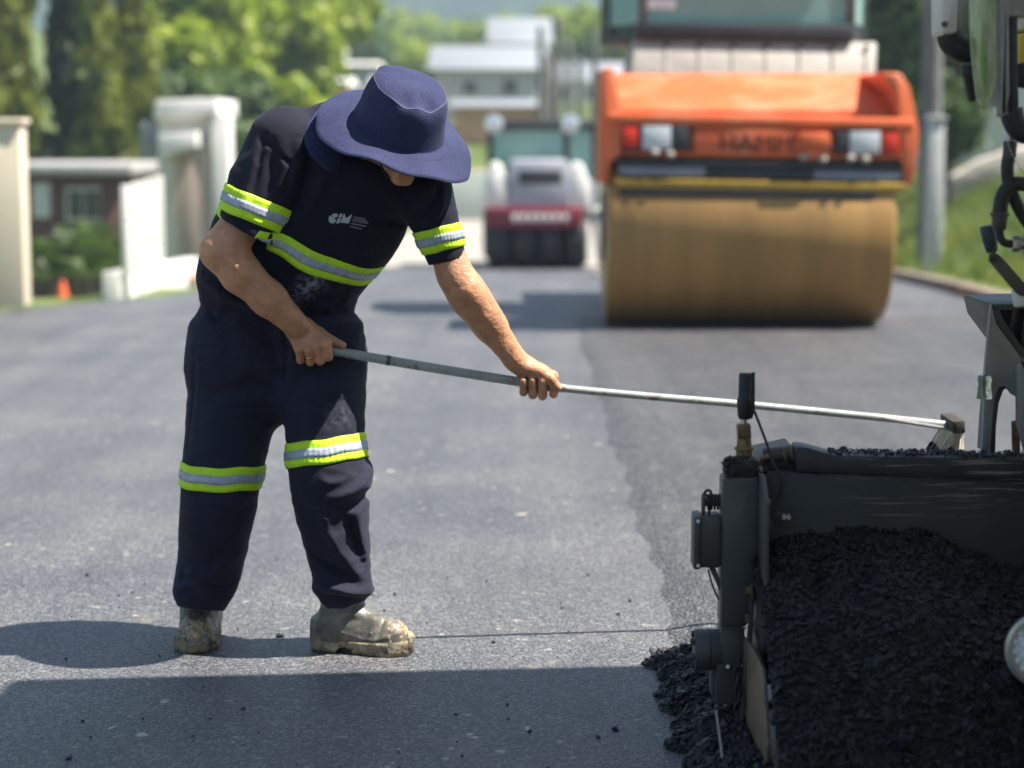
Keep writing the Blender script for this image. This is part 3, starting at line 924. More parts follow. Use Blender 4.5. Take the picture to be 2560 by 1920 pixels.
def band(bvh, parent, cpt, up, width, seed, R=0.3, wave=.002, n=150, maxr=9, xmax=9):
    """reflective tape round a limb: centre cpt, limb axis up"""
    up = Vector(up).normalized()
    e1 = up.cross(Vector((0, 1, 0))).normalized(); e2 = up.cross(e1).normalized()
    rnd = random.Random(seed)
    ph = [rnd.uniform(0, 6.28) for _ in range(6)]
    h = width / 2
    S_ = [-h, -.68 * h, -.36 * h, -.12 * h, .12 * h, .36 * h, .68 * h, h]
    cols = []
    for i in range(n + 1):
        a = 2 * math.pi * i / n
        dirv = e1 * math.cos(a) + e2 * math.sin(a)
        wv = wave * (math.sin(3 * a + ph[0]) + 0.6 * math.sin(7 * a + ph[1]))
        crn = 0.0009 * math.sin(47 * a + ph[2]) + 0.0008 * math.sin(83 * a + ph[3])
        col = []
        for j, sv in enumerate(S_):
            o = cpt + up * (sv + wv)
            hit = bvh.ray_cast(o + dirv * R, -dirv, R)
            if hit[0] is None or (hit[0] - o).length > maxr or hit[0].x > xmax: col = None; break
            col.append((hit[0] + dirv * (crn if 0 < j < len(S_) - 1 else 0), dirv))
        cols.append(col)
    strip('fluorescent_tape', cols, list(range(8)), .0030, M_YEL, parent, .0012)
    strip('silver_stripe', cols, [2, 3, 4, 5], .0052, M_SIL, parent, .0010)
band(BV_T, trousers, P(478, 1026, 5.63), (P(482, 990, 5.645) - P(474, 1060, 5.62)) + Vector((-.004, -.022, 0)), .062, 1, R=.16)
band(BV_T, trousers, P(707, 974, 5.615), (P(700, 930, 5.64) - P(708, 1020, 5.595)) + Vector((-.003, -.030, 0)), .064, 2, R=.135, maxr=.12)
band(BV_S, shirt, P(543, 449, 5.55), (P(572, 395, 5.56) - P(536, 492, 5.54)) + Vector((0.006, -.012, 0)), .066, 3, R=.14, wave=.001, maxr=.108)
band(BV_S, shirt, P(942, 518, 5.597), (P(935, 470, 5.60) - P(968, 566, 5.595)) + Vector((.012, -.003, 0)), .062, 4, R=.10, wave=.001, maxr=.078)
band(BV_S, shirt, P(660, 509, 5.70), (P(690, 430, 5.675) - P(612, 610, 5.725)) + Vector((.008, -.01, 0)), .060, 5, R=.30, wave=.004, n=260, maxr=.26, xmax=P(832, 560, 5.65).x)

# ------------------------------------------------------------------ print on the shirt
M_PRINT = mat('pale_grey_print', (0.46, 0.49, 0.53), 0.6, var=0.06)
def project_print(name, polys, parent, bvh, material):
    """polys in image coordinates, laid onto the cloth along the line of sight"""
    bm = bmesh.new()
    for poly in polys:
        vs = []
        for (u, v) in poly:
            d = ray(u, v).normalized()
            h = bvh.ray_cast(Vector((0, 0, CAMH)), d, 20)
            if h[0] is None: continue
            vs.append(bm.verts.new(h[0] - d * .0022))
        if len(vs) > 2:
            bm.faces.new(vs)
    bmesh.ops.triangulate(bm, faces=bm.faces[:])
    me = bpy.data.meshes.new(name); bm.to_mesh(me); bm.free()
    return link(name, me, material, parent)
ZS = 2212 / 200.0
def zl(x, y): return ((780 + x / ZS) / S, (500 + y / ZS) / S)
def arcpts(cx, cy, r, a0, a1, n=12, ry=None):
    return [(cx + r * math.cos(math.radians(a0 + (a1 - a0) * i / n)), cy + (ry or r) * math.sin(math.radians(a0 + (a1 - a0) * i / n))) for i in range(n + 1)]
C1 = [(612, 505)] + [(655, 545), (668, 575), (640, 612), (590, 645), (540, 648), (490, 625), (462, 575), (455, 520), (470, 470), (505, 425), (525, 435)]
C2 = [(618, 500), (540, 418), (575, 388), (630, 370), (690, 378), (720, 402), (715, 435), (685, 470)]
I1 = [(735, 450), (770, 395), (805, 365), (832, 370), (832, 440), (800, 485), (745, 490)]
I2 = [(715, 500), (805, 500), (760, 640), (665, 648)]
M1 = [(885, 358), (950, 505), (905, 637), (785, 622)]
M2 = [(950, 505), (1112, 382), (1020, 645), (905, 637)]
project_print('emblem', [[zl(*q) for q in poly] for poly in (C1, C2, I1, I2, M1, M2)], shirt, BV_S, M_PRINT)
def text_polys(txt, u0, v0, u1, v1, h):
    """lettering as filled outlines mapped between two base-line points of the picture"""
    cu = bpy.data.curves.new('t', 'FONT'); cu.body = txt; cu.size = 1.0; cu.resolution_u = 2
    o = bpy.data.objects.new('t', cu); COL.objects.link(o)
    dg = bpy.context.evaluated_depsgraph_get(); dg.update()
    me = o.evaluated_get(dg).to_mesh()
    co = [(v.co.x, v.co.y) for v in me.vertices]
    fc = [tuple(p.vertices) for p in me.polygons]
    o.evaluated_get(dg).to_mesh_clear()
    bpy.data.objects.remove(o); bpy.data.curves.remove(cu)
    if not co: return []
    wx = max(c[0] for c in co); hy = 0.7
    e = Vector((u1 - u0, v1 - v0)); n = Vector((-0.25, -1.0)).normalized()
    out = []
    for f in fc:
        out.append([(u0 + e.x * co[i][0] / wx - n.x * -h * co[i][1] / hy * 1.0, v0 + e.y * co[i][0] / wx + n.y * h * co[i][1] / hy) for i in f])
    return out
pol = []
for txt, a, b_, hh in (('CONSÓRCIO', (1160, 488), (1490, 555), 44), ('INTERMUNICIPAL', (1140, 540), (1545, 612), 44), ('MULTIFINALITÁRIO', (1115, 598), (1560, 665), 44), ('CONSÓRCIO', (1050, 752), (1380, 820), 46)):
    A_, B_ = zl(*a), zl(*b_)
    pol += text_polys(txt, A_[0], A_[1], B_[0], B_[1], hh / ZS / S)
for k in range(9):
    a0 = 1090 + k * 46
    y0 = 640 + k * 9
    pol.append([zl(a0, y0), zl(a0 + 34, y0 + 7), zl(a0 + 30, y0 + 27), zl(a0 - 4, y0 + 20)])
project_print('printed_lettering', pol, shirt, BV_S, M_PRINT)

# ------------------------------------------------------------------ hat
def brim_wave(a):
    """height of the brim edge over its plane, a measured from the face direction towards the wearer's left (image right)"""
    a = (a + math.pi) % (2 * math.pi) - math.pi
    return 0.014 * math.cos(2 * a + 0.5) - 0.010 * math.cos(a) + 0.006 * math.sin(3 * a + 1.0) - 0.008 + 0.034 * math.exp(-((a + 0.70) / 0.50) ** 2) - 0.016 * math.exp(-((a - 0.75) / 0.6) ** 2) + 0.0045 * math.sin(5 * a + 0.7) + 0.0028 * math.sin(9 * a + 2.1)
def hat_surface():
    bm = bmesh.new()
    N = 96
    prof = []                                     # (radius, height, wave weight)
    for i in range(15):
        t = i / 14
        prof.append((0.206 - (0.206 - 0.121) * t, 0.0, 1 - t))
    prof += [(0.119, .004, 0), (0.1175, .011, 0), (0.114, .031, 0), (0.111, .053, 0), (0.108, .075, 0), (0.1035, .095, 0), (0.098, .111, 0), (0.0945, .1185, 0), (0.091, .1205, 0), (0.082, .1255, 0), (0.062, .133, 0), (0.036, .138, 0), (0.012, .139, 0)]
    rings = []
    for k, (r, h, wv) in enumerate(prof):
        ring = []
        for j in range(N):
            a = 2 * math.pi * j / N
            rr = r * (1 + (0.06 if r < .15 else 0.015) * math.cos(2 * a))
            hh = h - 0.022 * wv ** 1.5 + brim_wave(a) * wv ** 1.6
            if wv > 0: hh += 0.0010 * math.sin(wv * 44)      # stitched rows
            # dents of the soft crown
            if h > .02:
                q = np.array([[math.cos(a) * 2.2, math.sin(a) * 2.2, h * 14]])
                s = float(fbm(q + 5, 2)[0])
                rr += 0.004 * s
                w_top = smoothstep(.08, .124, h)
                for (da, dr, amp, wd) in ((0.10, .080, .022, .24), (-0.55, .082, .020, .22), (0.9, .07, .008, .5), (2.6, .05, .006, .6)):
                    x = r * math.cos(a) - dr * math.cos(da); y = r * math.sin(a) - dr * math.sin(da)
                    hh -= amp * w_top * math.exp(-(x * x + y * y) / (2 * (wd * .075) ** 2))
            ring.append(bm.verts.new(hat_c + HF * (math.cos(a) * rr) - HR * (math.sin(a) * rr) + HU * hh))
        rings.append(ring)
    for A, B in zip(rings[:-1], rings[1:]):
        for j in range(N):
            bm.faces.new((A[j], A[(j + 1) % N], B[(j + 1) % N], B[j]))
    bm.faces.new(rings[-1])
    bmesh.ops.recalc_face_normals(bm, faces=bm.faces)
    for f in bm.faces: f.smooth = True
    me = bpy.data.meshes.new('hat'); bm.to_mesh(me); bm.free()
    o = link('hat', me, M_HAT, person)
    sm = o.modifiers.new('thickness', 'SOLIDIFY'); sm.thickness = .003; sm.offset = -1
    sb = o.modifiers.new('smooth', 'SUBSURF'); sb.levels = 1; sb.render_levels = 1
    return o
hat = hat_surface()
def hat_ring(r, h, wv, n=96):
    pts = []
    for j in range(n):
        a = 2 * math.pi * j / n
        rr = r * (1 + (0.06 if r < .15 else 0.015) * math.cos(2 * a))
        hh = h - 0.022 * wv ** 1.5 + brim_wave(a) * wv ** 1.6
        if h > .02:
            q = np.array([[math.cos(a) * 2.2, math.sin(a) * 2.2, h * 14]])
            rr += 0.004 * float(fbm(q + 5, 2)[0])
            for (da, dr, amp, wd) in ((0.10, .080, .022, .24), (-0.55, .082, .020, .22), (0.9, .07, .008, .5), (2.6, .05, .006, .6)):
                x = r * math.cos(a) - dr * math.cos(da); y = r * math.sin(a) - dr * math.sin(da)
                hh -= amp * smoothstep(.08, .124, h) * math.exp(-(x * x + y * y) / (2 * (wd * .075) ** 2))
        pts.append(hat_c + HF * (math.cos(a) * rr) - HR * (math.sin(a) * rr) + HU * hh)
    return pts
MB().tube(hat_ring(.0957, .1180, 0), .0026, 6, closed=True).build('crown_seam', mat('pale_denim_thread', (.085, .09, .15), .8), hat)
MB().tube(hat_ring(.206, -.001, 1), .0028, 6, closed=True).build('brim_edge', M_HAT, hat)
MB().tube(hat_ring(.1205, .003, 0), .0016, 6, closed=True).build('brim_seam', M_HAT, hat)
for r_ in (.198, .190, .181, .172, .163, .154, .145, .136):
    MB().tube(hat_ring(r_, .0012, (r_ - .121) / .085), .0010, 5, closed=True).build('stitch_row', MATS['pale_denim_thread'], hat)
# neck flap hanging below the brim on the wearer's right
bm = bmesh.new(); rows = []
for i in range(22):
    s = i / 21
    u_top = 704 + (790 - 704) * s; v_top = 240 + 84 * s
    bu = spline([(684, 240), (658, 285), (664, 325), (694, 360), (724, 375), (752, 371), (774, 346)], 4)
    bp_ = bu[int(round(s * (len(bu) - 1)))]
    col = []
    for j in range(9):
        t = j / 8
        u = u_top + (bp_[0] - u_top) * t; v = v_top + (bp_[1] - v_top) * t
        Yf = 5.545 - .085 * math.sin(math.pi * s) * (0.3 + .7 * t) + .012 * math.sin(7 * s + 2 * t)
        col.append(bm.verts.new(P(u, v, Yf)))
    rows.append(col)
for A, B in zip(rows[:-1], rows[1:]):
    for j in range(8):
        bm.faces.new((A[j], A[j + 1], B[j + 1], B[j]))
bmesh.ops.recalc_face_normals(bm, faces=bm.faces)
for f in bm.faces: f.smooth = True
me = bpy.data.meshes.new('neck_flap'); bm.to_mesh(me); bm.free()
fl = link('neck_flap', me, M_HAT, hat)
fl.modifiers.new('thickness', 'SOLIDIFY').thickness = .003
for (u, v, Y) in ((699, 337, 5.305), (719, 303, 5.20)):
    pass
# snap on the brim and chin cord
a_s = math.atan2(-0.8, 0.5)
MB().tube([Vector(q) for q in spline([hp(.02, .080, .0), hp(.045, .078, -.05), hp(.075, .052, -.115), hp(.070, .015, -.152), hp(.06, -.04, -.14), hp(.03, -.078, -.04)], 6)], .0027, 8).build('chin_cord', mat('black_cord', (0.012, 0.012, 0.014), 0.8), hat)

# ------------------------------------------------------------------ boots
def boot(name, heel, toe, w, top, dirt):
    """heel, toe: ground points; w: half width; top: centre of the shaft opening"""
    heel, toe, top = Vector(heel), Vector(toe), Vector(top)
    f = (toe - heel); L = f.length; f.normalize()
    r = Vector((f.y, -f.x, 0)); up = Vector((0, 0, 1))
    st = [(-.002, .62, .075), (.10, .80, .092), (.25, .86, .110), (.42, .84, .112), (.58, .92, .094), (.72, 1.0, .080), (.86, .96, .072), (.95, .74, .062), (1.0, .48, .045)]
    sp = spline([(a * L, b * w, c) for a, b, c in st], 4)
    C = np.array([V3(heel + f * a + up * .018) for a, b, c in sp]); A = np.array([b for a, b, c in sp], np.float32); B = np.array([c for a, b, c in sp], np.float32)
    W = np.tile(V3(r), (len(C), 1)); D = np.tile(V3(up), (len(C), 1))
    ank = heel + f * (L * .24) + up * .07
    shc = [ank, (ank + top) / 2 + f * .002, top]
    def sdf(p):
        d = sd_loft(p, C, A, B, W, D, rnd=.02)
        d = smin(d, sd_chain(p, shc, [.050, .049, .051]), .045)
        l = (p - V3(heel)) @ V3(f) / L
        z = p[:, 2] - heel.z
        d = d - .0022 * np.exp(-((z - .062 - .02 * np.cos(l * 5)) / .004) ** 2)            # rolled seam
        d = d - .003 * np.sin((z - .05) * 180 + l * 9) * np.exp(-((l - .40) / .13) ** 2) * np.exp(-((z - .115) / .03) ** 2)   # creases over the instep
        d = d - .002 * fbm(p * 30, 2)
        d = d + .003 * np.exp(-((l - .74 - .8 * (z - .05)) / .018) ** 2) * (z > .03)        # toe-cap line
        return np.maximum(d, -(p[:, 2] - heel.z - .020))
    lo = np.minimum(np.minimum(V3(heel), V3(toe)), V3(top)) - .1; hi = np.maximum(np.maximum(V3(heel), V3(toe)), V3(top)) + .1
    lo[2] = heel.z - .01; hi[2] = top.z + .01
    o = sdf_object(name, sdf, lo, hi, .0036, M_BOOT, person)
    # sole: outline a little proud of the upper, with a raised arch
    out = []
    for a, b, c in sp: out.append((a, b + .006))
    vs, fs = [], []
    n = len(out)
    def arch(a): return .016 * smoothstep(.26 * L, .30 * L, a) * (1 - smoothstep(.40 * L, .47 * L, a))
    ringl = []
    for side in (1, -1):
        seq = out if side == 1 else out[::-1]
        for a, b in seq: ringl.append((a - (.008 if a < .01 * L else 0) + (.010 if a > .99 * L else 0), side * b))
    bm = bmesh.new(); R = []
    for zf in (0, .35, .8, 1):
        ring = []
        for i, (a, b) in enumerate(ringl):
            z0 = .001 + arch(a)
            z1 = .034 + .006 * (a / L) ** 3
            g = 1.0 + (.012 if zf in (.35, .8) else 0)
            lug = .0025 * (1 if (i // 1) % 2 else 0) * (1 if zf == 0 else 0)
            p_ = heel + f * a + r * (b * g) + up * (z0 + (z1 - z0) * zf + lug)
            ring.append(bm.verts.new(p_))
        R.append(ring)
    m = len(ringl)
    for A_, B_ in zip(R[:-1], R[1:]):
        for i in range(m):
            bm.faces.new((A_[i], A_[(i + 1) % m], B_[(i + 1) % m], B_[i]))
    for ring, rev in ((R[0], True), (R[-1], False)):
        for i in range(m // 2 - 1):
            q = (ring[i], ring[i + 1], ring[m - 2 - i], ring[m - 1 - i])
            try: bm.faces.new(q[::-1] if rev else q)
            except ValueError: pass
    bmesh.ops.recalc_face_normals(bm, faces=bm.faces)
    me = bpy.data.meshes.new('sole'); bm.to_mesh(me); bm.free()
    for p_ in me.polygons: p_.use_smooth = True
    link('sole', me, M_SOLE, o)
    # flakes of dried clay over the toe
    bv = bvh_of(o)
    rnd = random.Random(5 + dirt); vs, fs = [], []
    for _ in range(150):
        a = L * (1.02 - abs(rnd.gauss(0, .13))); b = rnd.gauss(0, w * .7); z = rnd.uniform(.025, .1)
        o_ = heel + f * (a + .25) + r * b + up * (z + .12)
        h = bv.ray_cast(o_, (heel + f * (a - .03) + r * (b * .7) + up * (z * .7) - o_).normalized(), .6)
        if h[0] is None: continue
        nrm = h[1]; t1 = nrm.orthogonal().normalized(); t2 = nrm.cross(t1)
        s_ = rnd.uniform(.003, .008); b0 = len(vs); k = 7
        vs.append(h[0] + nrm * .0022)
        for j in range(k):
            an = 6.283 * j / k; rr = s_ * rnd.uniform(.5, 1.1)
            vs.append(h[0] + (t1 * math.cos(an) + t2 * math.sin(an)) * rr - nrm * .0008)
        for j in range(k): fs.append((b0, b0 + 1 + j, b0 + 1 + (j + 1) % k))
    tag(link('clay_crust', mesh_from('clay_crust', vs, fs, True), M_CLAY, o), kind='stuff')
    return o
hR, tR = G(424, 1372), G(420, 1418)
boot('boot', Vector((hR.x + .012, 5.86, 0)), Vector((tR.x - .004, 5.575, 0)), .053, P(432, 1300, 5.70), 0)
hL, tL = G(690, 1398), G(882, 1420)
boot('boot', Vector((hL.x, hL.y - .01, 0)), Vector((tL.x - .005, tL.y + .035, 0)), .050, P(736, 1300, 5.61), 1)
# ================================================================== the long pole with its brush head
M_POLE = mat('worn_painted_pole', (0.34, 0.36, 0.33), 0.5, var=0.15, scale=14, color2=(0.20, 0.17, 0.12), c2_lo=0.56, c2_hi=0.66, c2_scale=30, metal=0.1)
M_STEEL = mat('zinc_steel', (0.42, 0.41, 0.39), 0.38, metal=0.85, var=0.2, scale=40)
M_TAR = mat('tar_crust', (0.016, 0.016, 0.017), 0.6, var=0.4, scale=60, bump=0.004, bscale=120)
pole_pts = [P(u, v, tubeY(u)) for u, v in POLE]
sp = [Vector(q) for q in spline(pole_pts, 10)]
rake = thing('pole_brush', pole_pts[-1] - Vector((0, 0, .08)), 'long grey metal pole with a tar-tipped brush at its far end, held by the worker', 'hand tool')
n1 = 22
MB().tube(sp[:40], .0128, 14).build('grip_tube', M_POLE, rake)
MB().tube(sp[38:], [.0122] * 3 + [.0105] * (len(sp) - 41), 14).build('shaft', M_POLE, rake)
c = pole_pts[2].lerp(pole_pts[1], .5)
for u, w_, r_ in ((842, .006, .0136),):
    t = next(i for i in range(len(sp) - 1) if sp[i].x <= P(u, 800, 5.57).x <= sp[i + 1].x)
    d_ = (sp[t + 1] - sp[t]).normalized()
    MB().cyl(sp[t] - d_ * w_, sp[t] + d_ * w_, r_, n=16, bevel=.001).build('joint_sleeve', mat('dark_sleeve', (0.13, 0.13, 0.125), 0.5, metal=.4), rake)
he = pole_pts[-1]
dd = (pole_pts[-1] - pole_pts[-2]).normalized()
for s_ in (-.006, .006):
    MB().tube([P(1905, 902, tubeY(1905)) + Vector((0, s_, 0)), P(1980, 913, tubeY(1980)) + Vector((0, s_ * 2.5, -.002)), P(2052, 925, tubeY(2050)) + Vector((0, s_ * 3, 0))], .0052, 8).build('brace_rod', M_STEEL, rake)
hc = P(2058, 914, tubeY(2058))
MB().box(hc, (.034, .17, .034), Matrix.Rotation(math.radians(-4), 3, 'Y'), .004).build('head_block', mat('old_wood_block', (0.05, 0.042, 0.033), 0.8, var=.4, scale=30, bump=.002), rake)
# bristle tufts: pale fibre with tarry ends
rnd = random.Random(3)
vs, fs, vs2, fs2 = [], [], [], []
for k in range(620):
    y = rnd.uniform(-.08, .08); x = rnd.uniform(-.016, .016)
    a = hc + Vector((x, y, -.016))
    b = a + Vector((-.020 + x * 1.1 + rnd.gauss(0, .004), rnd.gauss(0, .004), -.072 + rnd.gauss(0, .003)))
    for (q0, q1, VV, FF, r) in ((a, a.lerp(b, .72), vs, fs, .0020), (a.lerp(b, .66), b, vs2, fs2, .0034)):
        b0 = len(VV)
        for q in (q0, q1):
            for j in range(3): VV.append(q + Vector((math.cos(j * 2.094), math.sin(j * 2.094), 0)) * r)
        for j in range(3): FF.append((b0 + j, b0 + (j + 1) % 3, b0 + 3 + (j + 1) % 3, b0 + 3 + j))
tag(link('bristles', mesh_from('bristles', vs, fs), mat('straw_fibre', (0.62, 0.56, 0.44), 0.8, var=.2), rake), kind='stuff')
tag(link('tarry_tips', mesh_from('tarry_tips', vs2, fs2), M_TAR, rake), kind='stuff')

# ================================================================== PAVER
M_BLK = mat('dark_grey_machine_paint', (0.062, 0.060, 0.055), 0.5, var=0.3, scale=7, bump=0.0006, bscale=130, color2=(0.105, 0.098, 0.085), c2_lo=0.55, c2_hi=0.75, rvar=.1)
def scratched(name):
    m = mat('base_' + name, (0.026, 0.028, 0.030), 0.45, var=0.3, scale=5, bump=0.0006, bscale=130)
    t = m.node_tree; b = t.nodes['Principled BSDF']; L = t.links.new
    src = b.inputs['Base Color'].links[0].from_socket
    tc = t.nodes.new('ShaderNodeTexCoord'); mp = t.nodes.new('ShaderNodeMapping'); mp.inputs['Scale'].default_value = (2.2, 5, 95)
    L(tc.outputs['Object'], mp.inputs[0])
    n = t.nodes.new('ShaderNodeTexNoise'); n.inputs['Scale'].default_value = 2.0; n.inputs['Detail'].default_value = 6; n.inputs['Roughness'].default_value = .7
    L(mp.outputs[0], n.inputs['Vector'])
    f = t.nodes.new('ShaderNodeMapRange'); f.inputs['From Min'].default_value = .57; f.inputs['From Max'].default_value = .60
    L(n.outputs['Fac'], f.inputs['Value'])
    g = t.nodes.new('ShaderNodeSeparateXYZ'); L(tc.outputs['Object'], g.inputs[0])
    gz = t.nodes.new('ShaderNodeMapRange'); gz.inputs['From Min'].default_value = .70; gz.inputs['From Max'].default_value = .82; L(g.outputs['X'], gz.inputs['Value'])
    gy = t.nodes.new('ShaderNodeMapRange'); zc = P(2100, 1085, 4.72).z
    gy.inputs['From Min'].default_value = zc - .05; gy.inputs['From Max'].default_value = zc + .01; L(g.outputs['Z'], gy.inputs['Value'])
    mu = t.nodes.new('ShaderNodeMath'); mu.operation = 'MULTIPLY'; L(f.outputs[0], mu.inputs[0]); L(gz.outputs[0], mu.inputs[1])
    mv = t.nodes.new('ShaderNodeMath'); mv.operation = 'MULTIPLY'; L(mu.outputs[0], mv.inputs[0]); L(gy.outputs[0], mv.inputs[1])
    mx = t.nodes.new('ShaderNodeMix'); mx.data_type = 'RGBA'; L(mv.outputs[0], mx.inputs[0]); L(src, mx.inputs[6]); mx.inputs[7].default_value = (.22, .20, .16, 1)
    L(mx.outputs[2], b.inputs['Base Color'])
    return m
M_BEAM = scratched('beam')
M_GREY = mat('grey_machine_paint', (0.21, 0.205, 0.195), 0.55, var=0.14, scale=9, bump=0.0006, bscale=90, color2=(0.09, 0.085, 0.08), c2_lo=0.6, c2_hi=0.75)
M_RUST = mat('rusty_brass', (0.20, 0.135, 0.065), 0.5, metal=.35, var=0.4, scale=50, bump=.001, bscale=120, color2=(.07, .05, .035), c2_lo=.5, c2_hi=.65, c2_scale=40)
M_WORN = mat('worn_brown_steel', (0.20, 0.145, 0.095), 0.5, metal=.4, var=0.35, scale=6, stretch=(14, 14, 1.0), bump=.0006, bscale=30, color2=(.06, .05, .04), c2_lo=.5, c2_hi=.7, c2_scale=5)
M_RUB = mat('black_rubber', (0.020, 0.020, 0.021), 0.55, var=0.3, scale=30, bump=.0006, bscale=200)
M_OFFW = mat('off_white_plastic', (0.62, 0.58, 0.51), 0.5, var=0.06, scale=10)
M_YELP = mat('yellow_machine_paint', (0.62, 0.42, 0.02), 0.45, var=0.1)
YS = 4.72                                            # front face of the screed
paver = thing('asphalt_paver', (1.5, 4.8, 0.0), 'dark grey asphalt paver with screed, hoses and round work lamp beside the loose asphalt', 'paver')
def PX(poly, Y, depth, name, material, bevel=.004, parent=None, smooth=True):
    return MB().prism([P(u, v, Y) for u, v in poly], (0, depth, 0), bevel).build(name, material, parent or paver, smooth)
# screed beams
PX([(1720, 965), (1745, 967), (1805, 984), (2500, 996), (2500, 1052), (1720, 1020)], YS - .012, .085, 'upper_beam', M_BEAM, .005)
PX([(1652, 1017), (2500, 1042), (2500, 1480), (1652, 1480)], YS, .30, 'screed_plate', M_BEAM, .006)
PX([(1640, 990), (1722, 972), (1722, 1016), (1652, 1026)], YS + .06, .2, 'beam_end_box', M_BLK, .005)
MB().cyl(P(1648, 985, YS + .05), P(1722, 976, YS + .05), .017, n=16, bevel=.003).build('pipe_stub', M_BLK, paver)
for u in (1690, 1706):
    MB().cyl(P(u, 982, YS + .05), P(u + 6, 981, YS + .05), .021, n=16, bevel=.002).build('pipe_collar', M_RUST, paver)
MB().tube([Vector(q) for q in spline([P(1640, 1006, YS + .03), P(1648, 992, YS + .03), P(1662, 985, YS + .03)], 5)], .006, 8).build('pipe_bend', M_RUST, paver)
# lift column
YC = 4.68
PX([(1562, 1034), (1640, 1030), (1641, 1100), (1636, 1290), (1612, 1356), (1557, 1356)], YC, .09, 'lift_column', M_BLK, .007)
PX([(1556, 1357), (1610, 1357), (1606, 1448), (1566, 1446), (1556, 1422)], YC + .004, .082, 'column_foot', M_BLK, .008)
PX([(1568, 996), (1640, 992), (1642, 1031), (1566, 1036)], YC + .006, .078, 'column_cap', M_TAR, .010)
MB().cyl(P(1606, 1018, YC + .05), P(1606, 994, YC + .05), .022, n=20, bevel=.003).build('column_collar', M_BLK, paver)
MB().cyl(P(1606, 996, YC + .05), P(1606, 972, YC + .05), .0165, n=20, bevel=.002).build('spindle', M_RUB, paver)
MB().lathe(P(1607, 985, YC + .05), (0, 0, 1), [(.017, 0), (.018, .004), (.0175, .012), (.021, .014), (.021, .020), (.0165, .022), (.0155, .040)], 20).build('spindle_nut', M_RUST, paver)
PX([(1593, 918), (1622, 916), (1624, 948), (1595, 950)], YC + .035, .032, 'coupling_block', M_RUST, .004)
MB().cyl(P(1606, 916, YC + .05), P(1607, 902, YC + .05), .0075, n=12).build('coupling_pin', M_STEEL, paver)
hb = P(1608, 905, YC + .05); ht = P(1611, 806, YC + .05)
ax = (ht - hb); Ln = ax.length
MB().lathe(hb, ax, [(.0125, 0), (.0150, .006), (.0178, Ln * .35), (.0178, Ln * .42), (.0150, Ln * .48), (.0150, Ln * .96), (.0138, Ln * .99), (.012, Ln)], 20).build('crank_grip', M_RUB, paver)
PX([(1623, 806), (1631, 804), (1631, 885), (1625, 905), (1622, 905)], YC + .045, .010, 'grip_bar', M_RUB, .001)
cab = [(1627, 882), (1640, 915), (1655, 955), (1670, 1000), (1687, 1030), (1689, 1050), (1682, 1075), (1674, 1092)]
MB().tube([Vector(q) for q in spline([P(u, v, YC + .02 - .02 * i / 7) for i, (u, v) in enumerate(cab)], 5)], .0030, 6).build('control_cable', M_RUB, paver)
MB().tube([P(1560, 1357, YC - .001), P(1584, 1357.5, YC - .001), P(1611, 1357, YC - .001)], .0028, 6).build('weld_seam', M_BLK, paver)
PX([(1559, 1046), (1564, 1046), (1559, 1352), (1555, 1352)], YC + .012, .04, 'edge_highlight', mat('lit_edge_paint', (.20, .19, .165), .5, metal=.3, var=.3, scale=30), .001)  # pale strip painted in for light caught on the column's left edge
for u, v in ((1572, 1440), (1600, 1440)):
    MB().cyl(P(u, v, YC - .004), P(u, v, YC + .006), .005, n=6).build('foot_bolt', M_STEEL, paver)
for u, v in ((1508, 1126), (1508, 1222)):
    MB().cyl(P(u, v, YC - .008), P(u, v, YC), .004, n=8).build('lid_screw', M_STEEL, paver)
# sensor box, springs
PX([(1503, 1118), (1558, 1114), (1556, 1228), (1516, 1227), (1500, 1230)], YC + .004, .070, 'motor_box', M_BLK, .006)
PX([(1500, 1117), (1516, 1115), (1513, 1231), (1498, 1231)], YC - .002, .082, 'box_lid', M_BLK, .004)
def coil(a, b, r, turns, wire, name, mtl, n=16):
    a, b = Vector(a), Vector(b); ax = (b - a); u_ = ax.orthogonal().normalized(); v_ = ax.normalized().cross(u_)
    pts = [a + ax * (i / (turns * n)) + (u_ * math.cos(6.2832 * i / n) + v_ * math.sin(6.2832 * i / n)) * r for i in range(turns * n + 1)]
    MB().tube(pts, wire, 5).build(name, mtl, paver)
coil(P(1526, 1084, YC + .035), P(1560, 1084, YC + .035), .016, 5, .0028, 'coil_spring', M_RUB)
MB().cyl(P(1524, 1084, YC + .035), P(1562, 1084, YC + .035), .010, n=12).build('spring_core', M_BLK, paver)
MB().tube([Vector(q) for q in spline([P(1518, 1112, YC + .03), P(1519, 1075, YC + .03), P(1526, 1060, YC + .03), P(1535, 1062, YC + .03), P(1536, 1080, YC + .03), P(1531, 1112, YC + .03)], 5)], .0030, 6).build('wire_loop', M_RUB, paver)
PX([(1517, 1072), (1524, 1068), (1524, 1112), (1517, 1112)], YC + .02, .03, 'spring_plate', M_BLK, .002)
coil(P(1643, 1082, YC + .05), P(1664, 1084, YC + .05), .011, 5, .0024, 'coil_spring', M_STEEL)
PX([(1532, 1228), (1546, 1228), (1559, 1262), (1558, 1284)], YC + .02, .015, 'box_stay', M_BLK, .002)
MB().tube([Vector(q) for q in spline([P(1530, 1230, YC + .03), P(1538, 1262, YC + .03), P(1552, 1295, YC + .03)], 5)], .0022, 6).build('sensor_wire', M_RUB, paver)
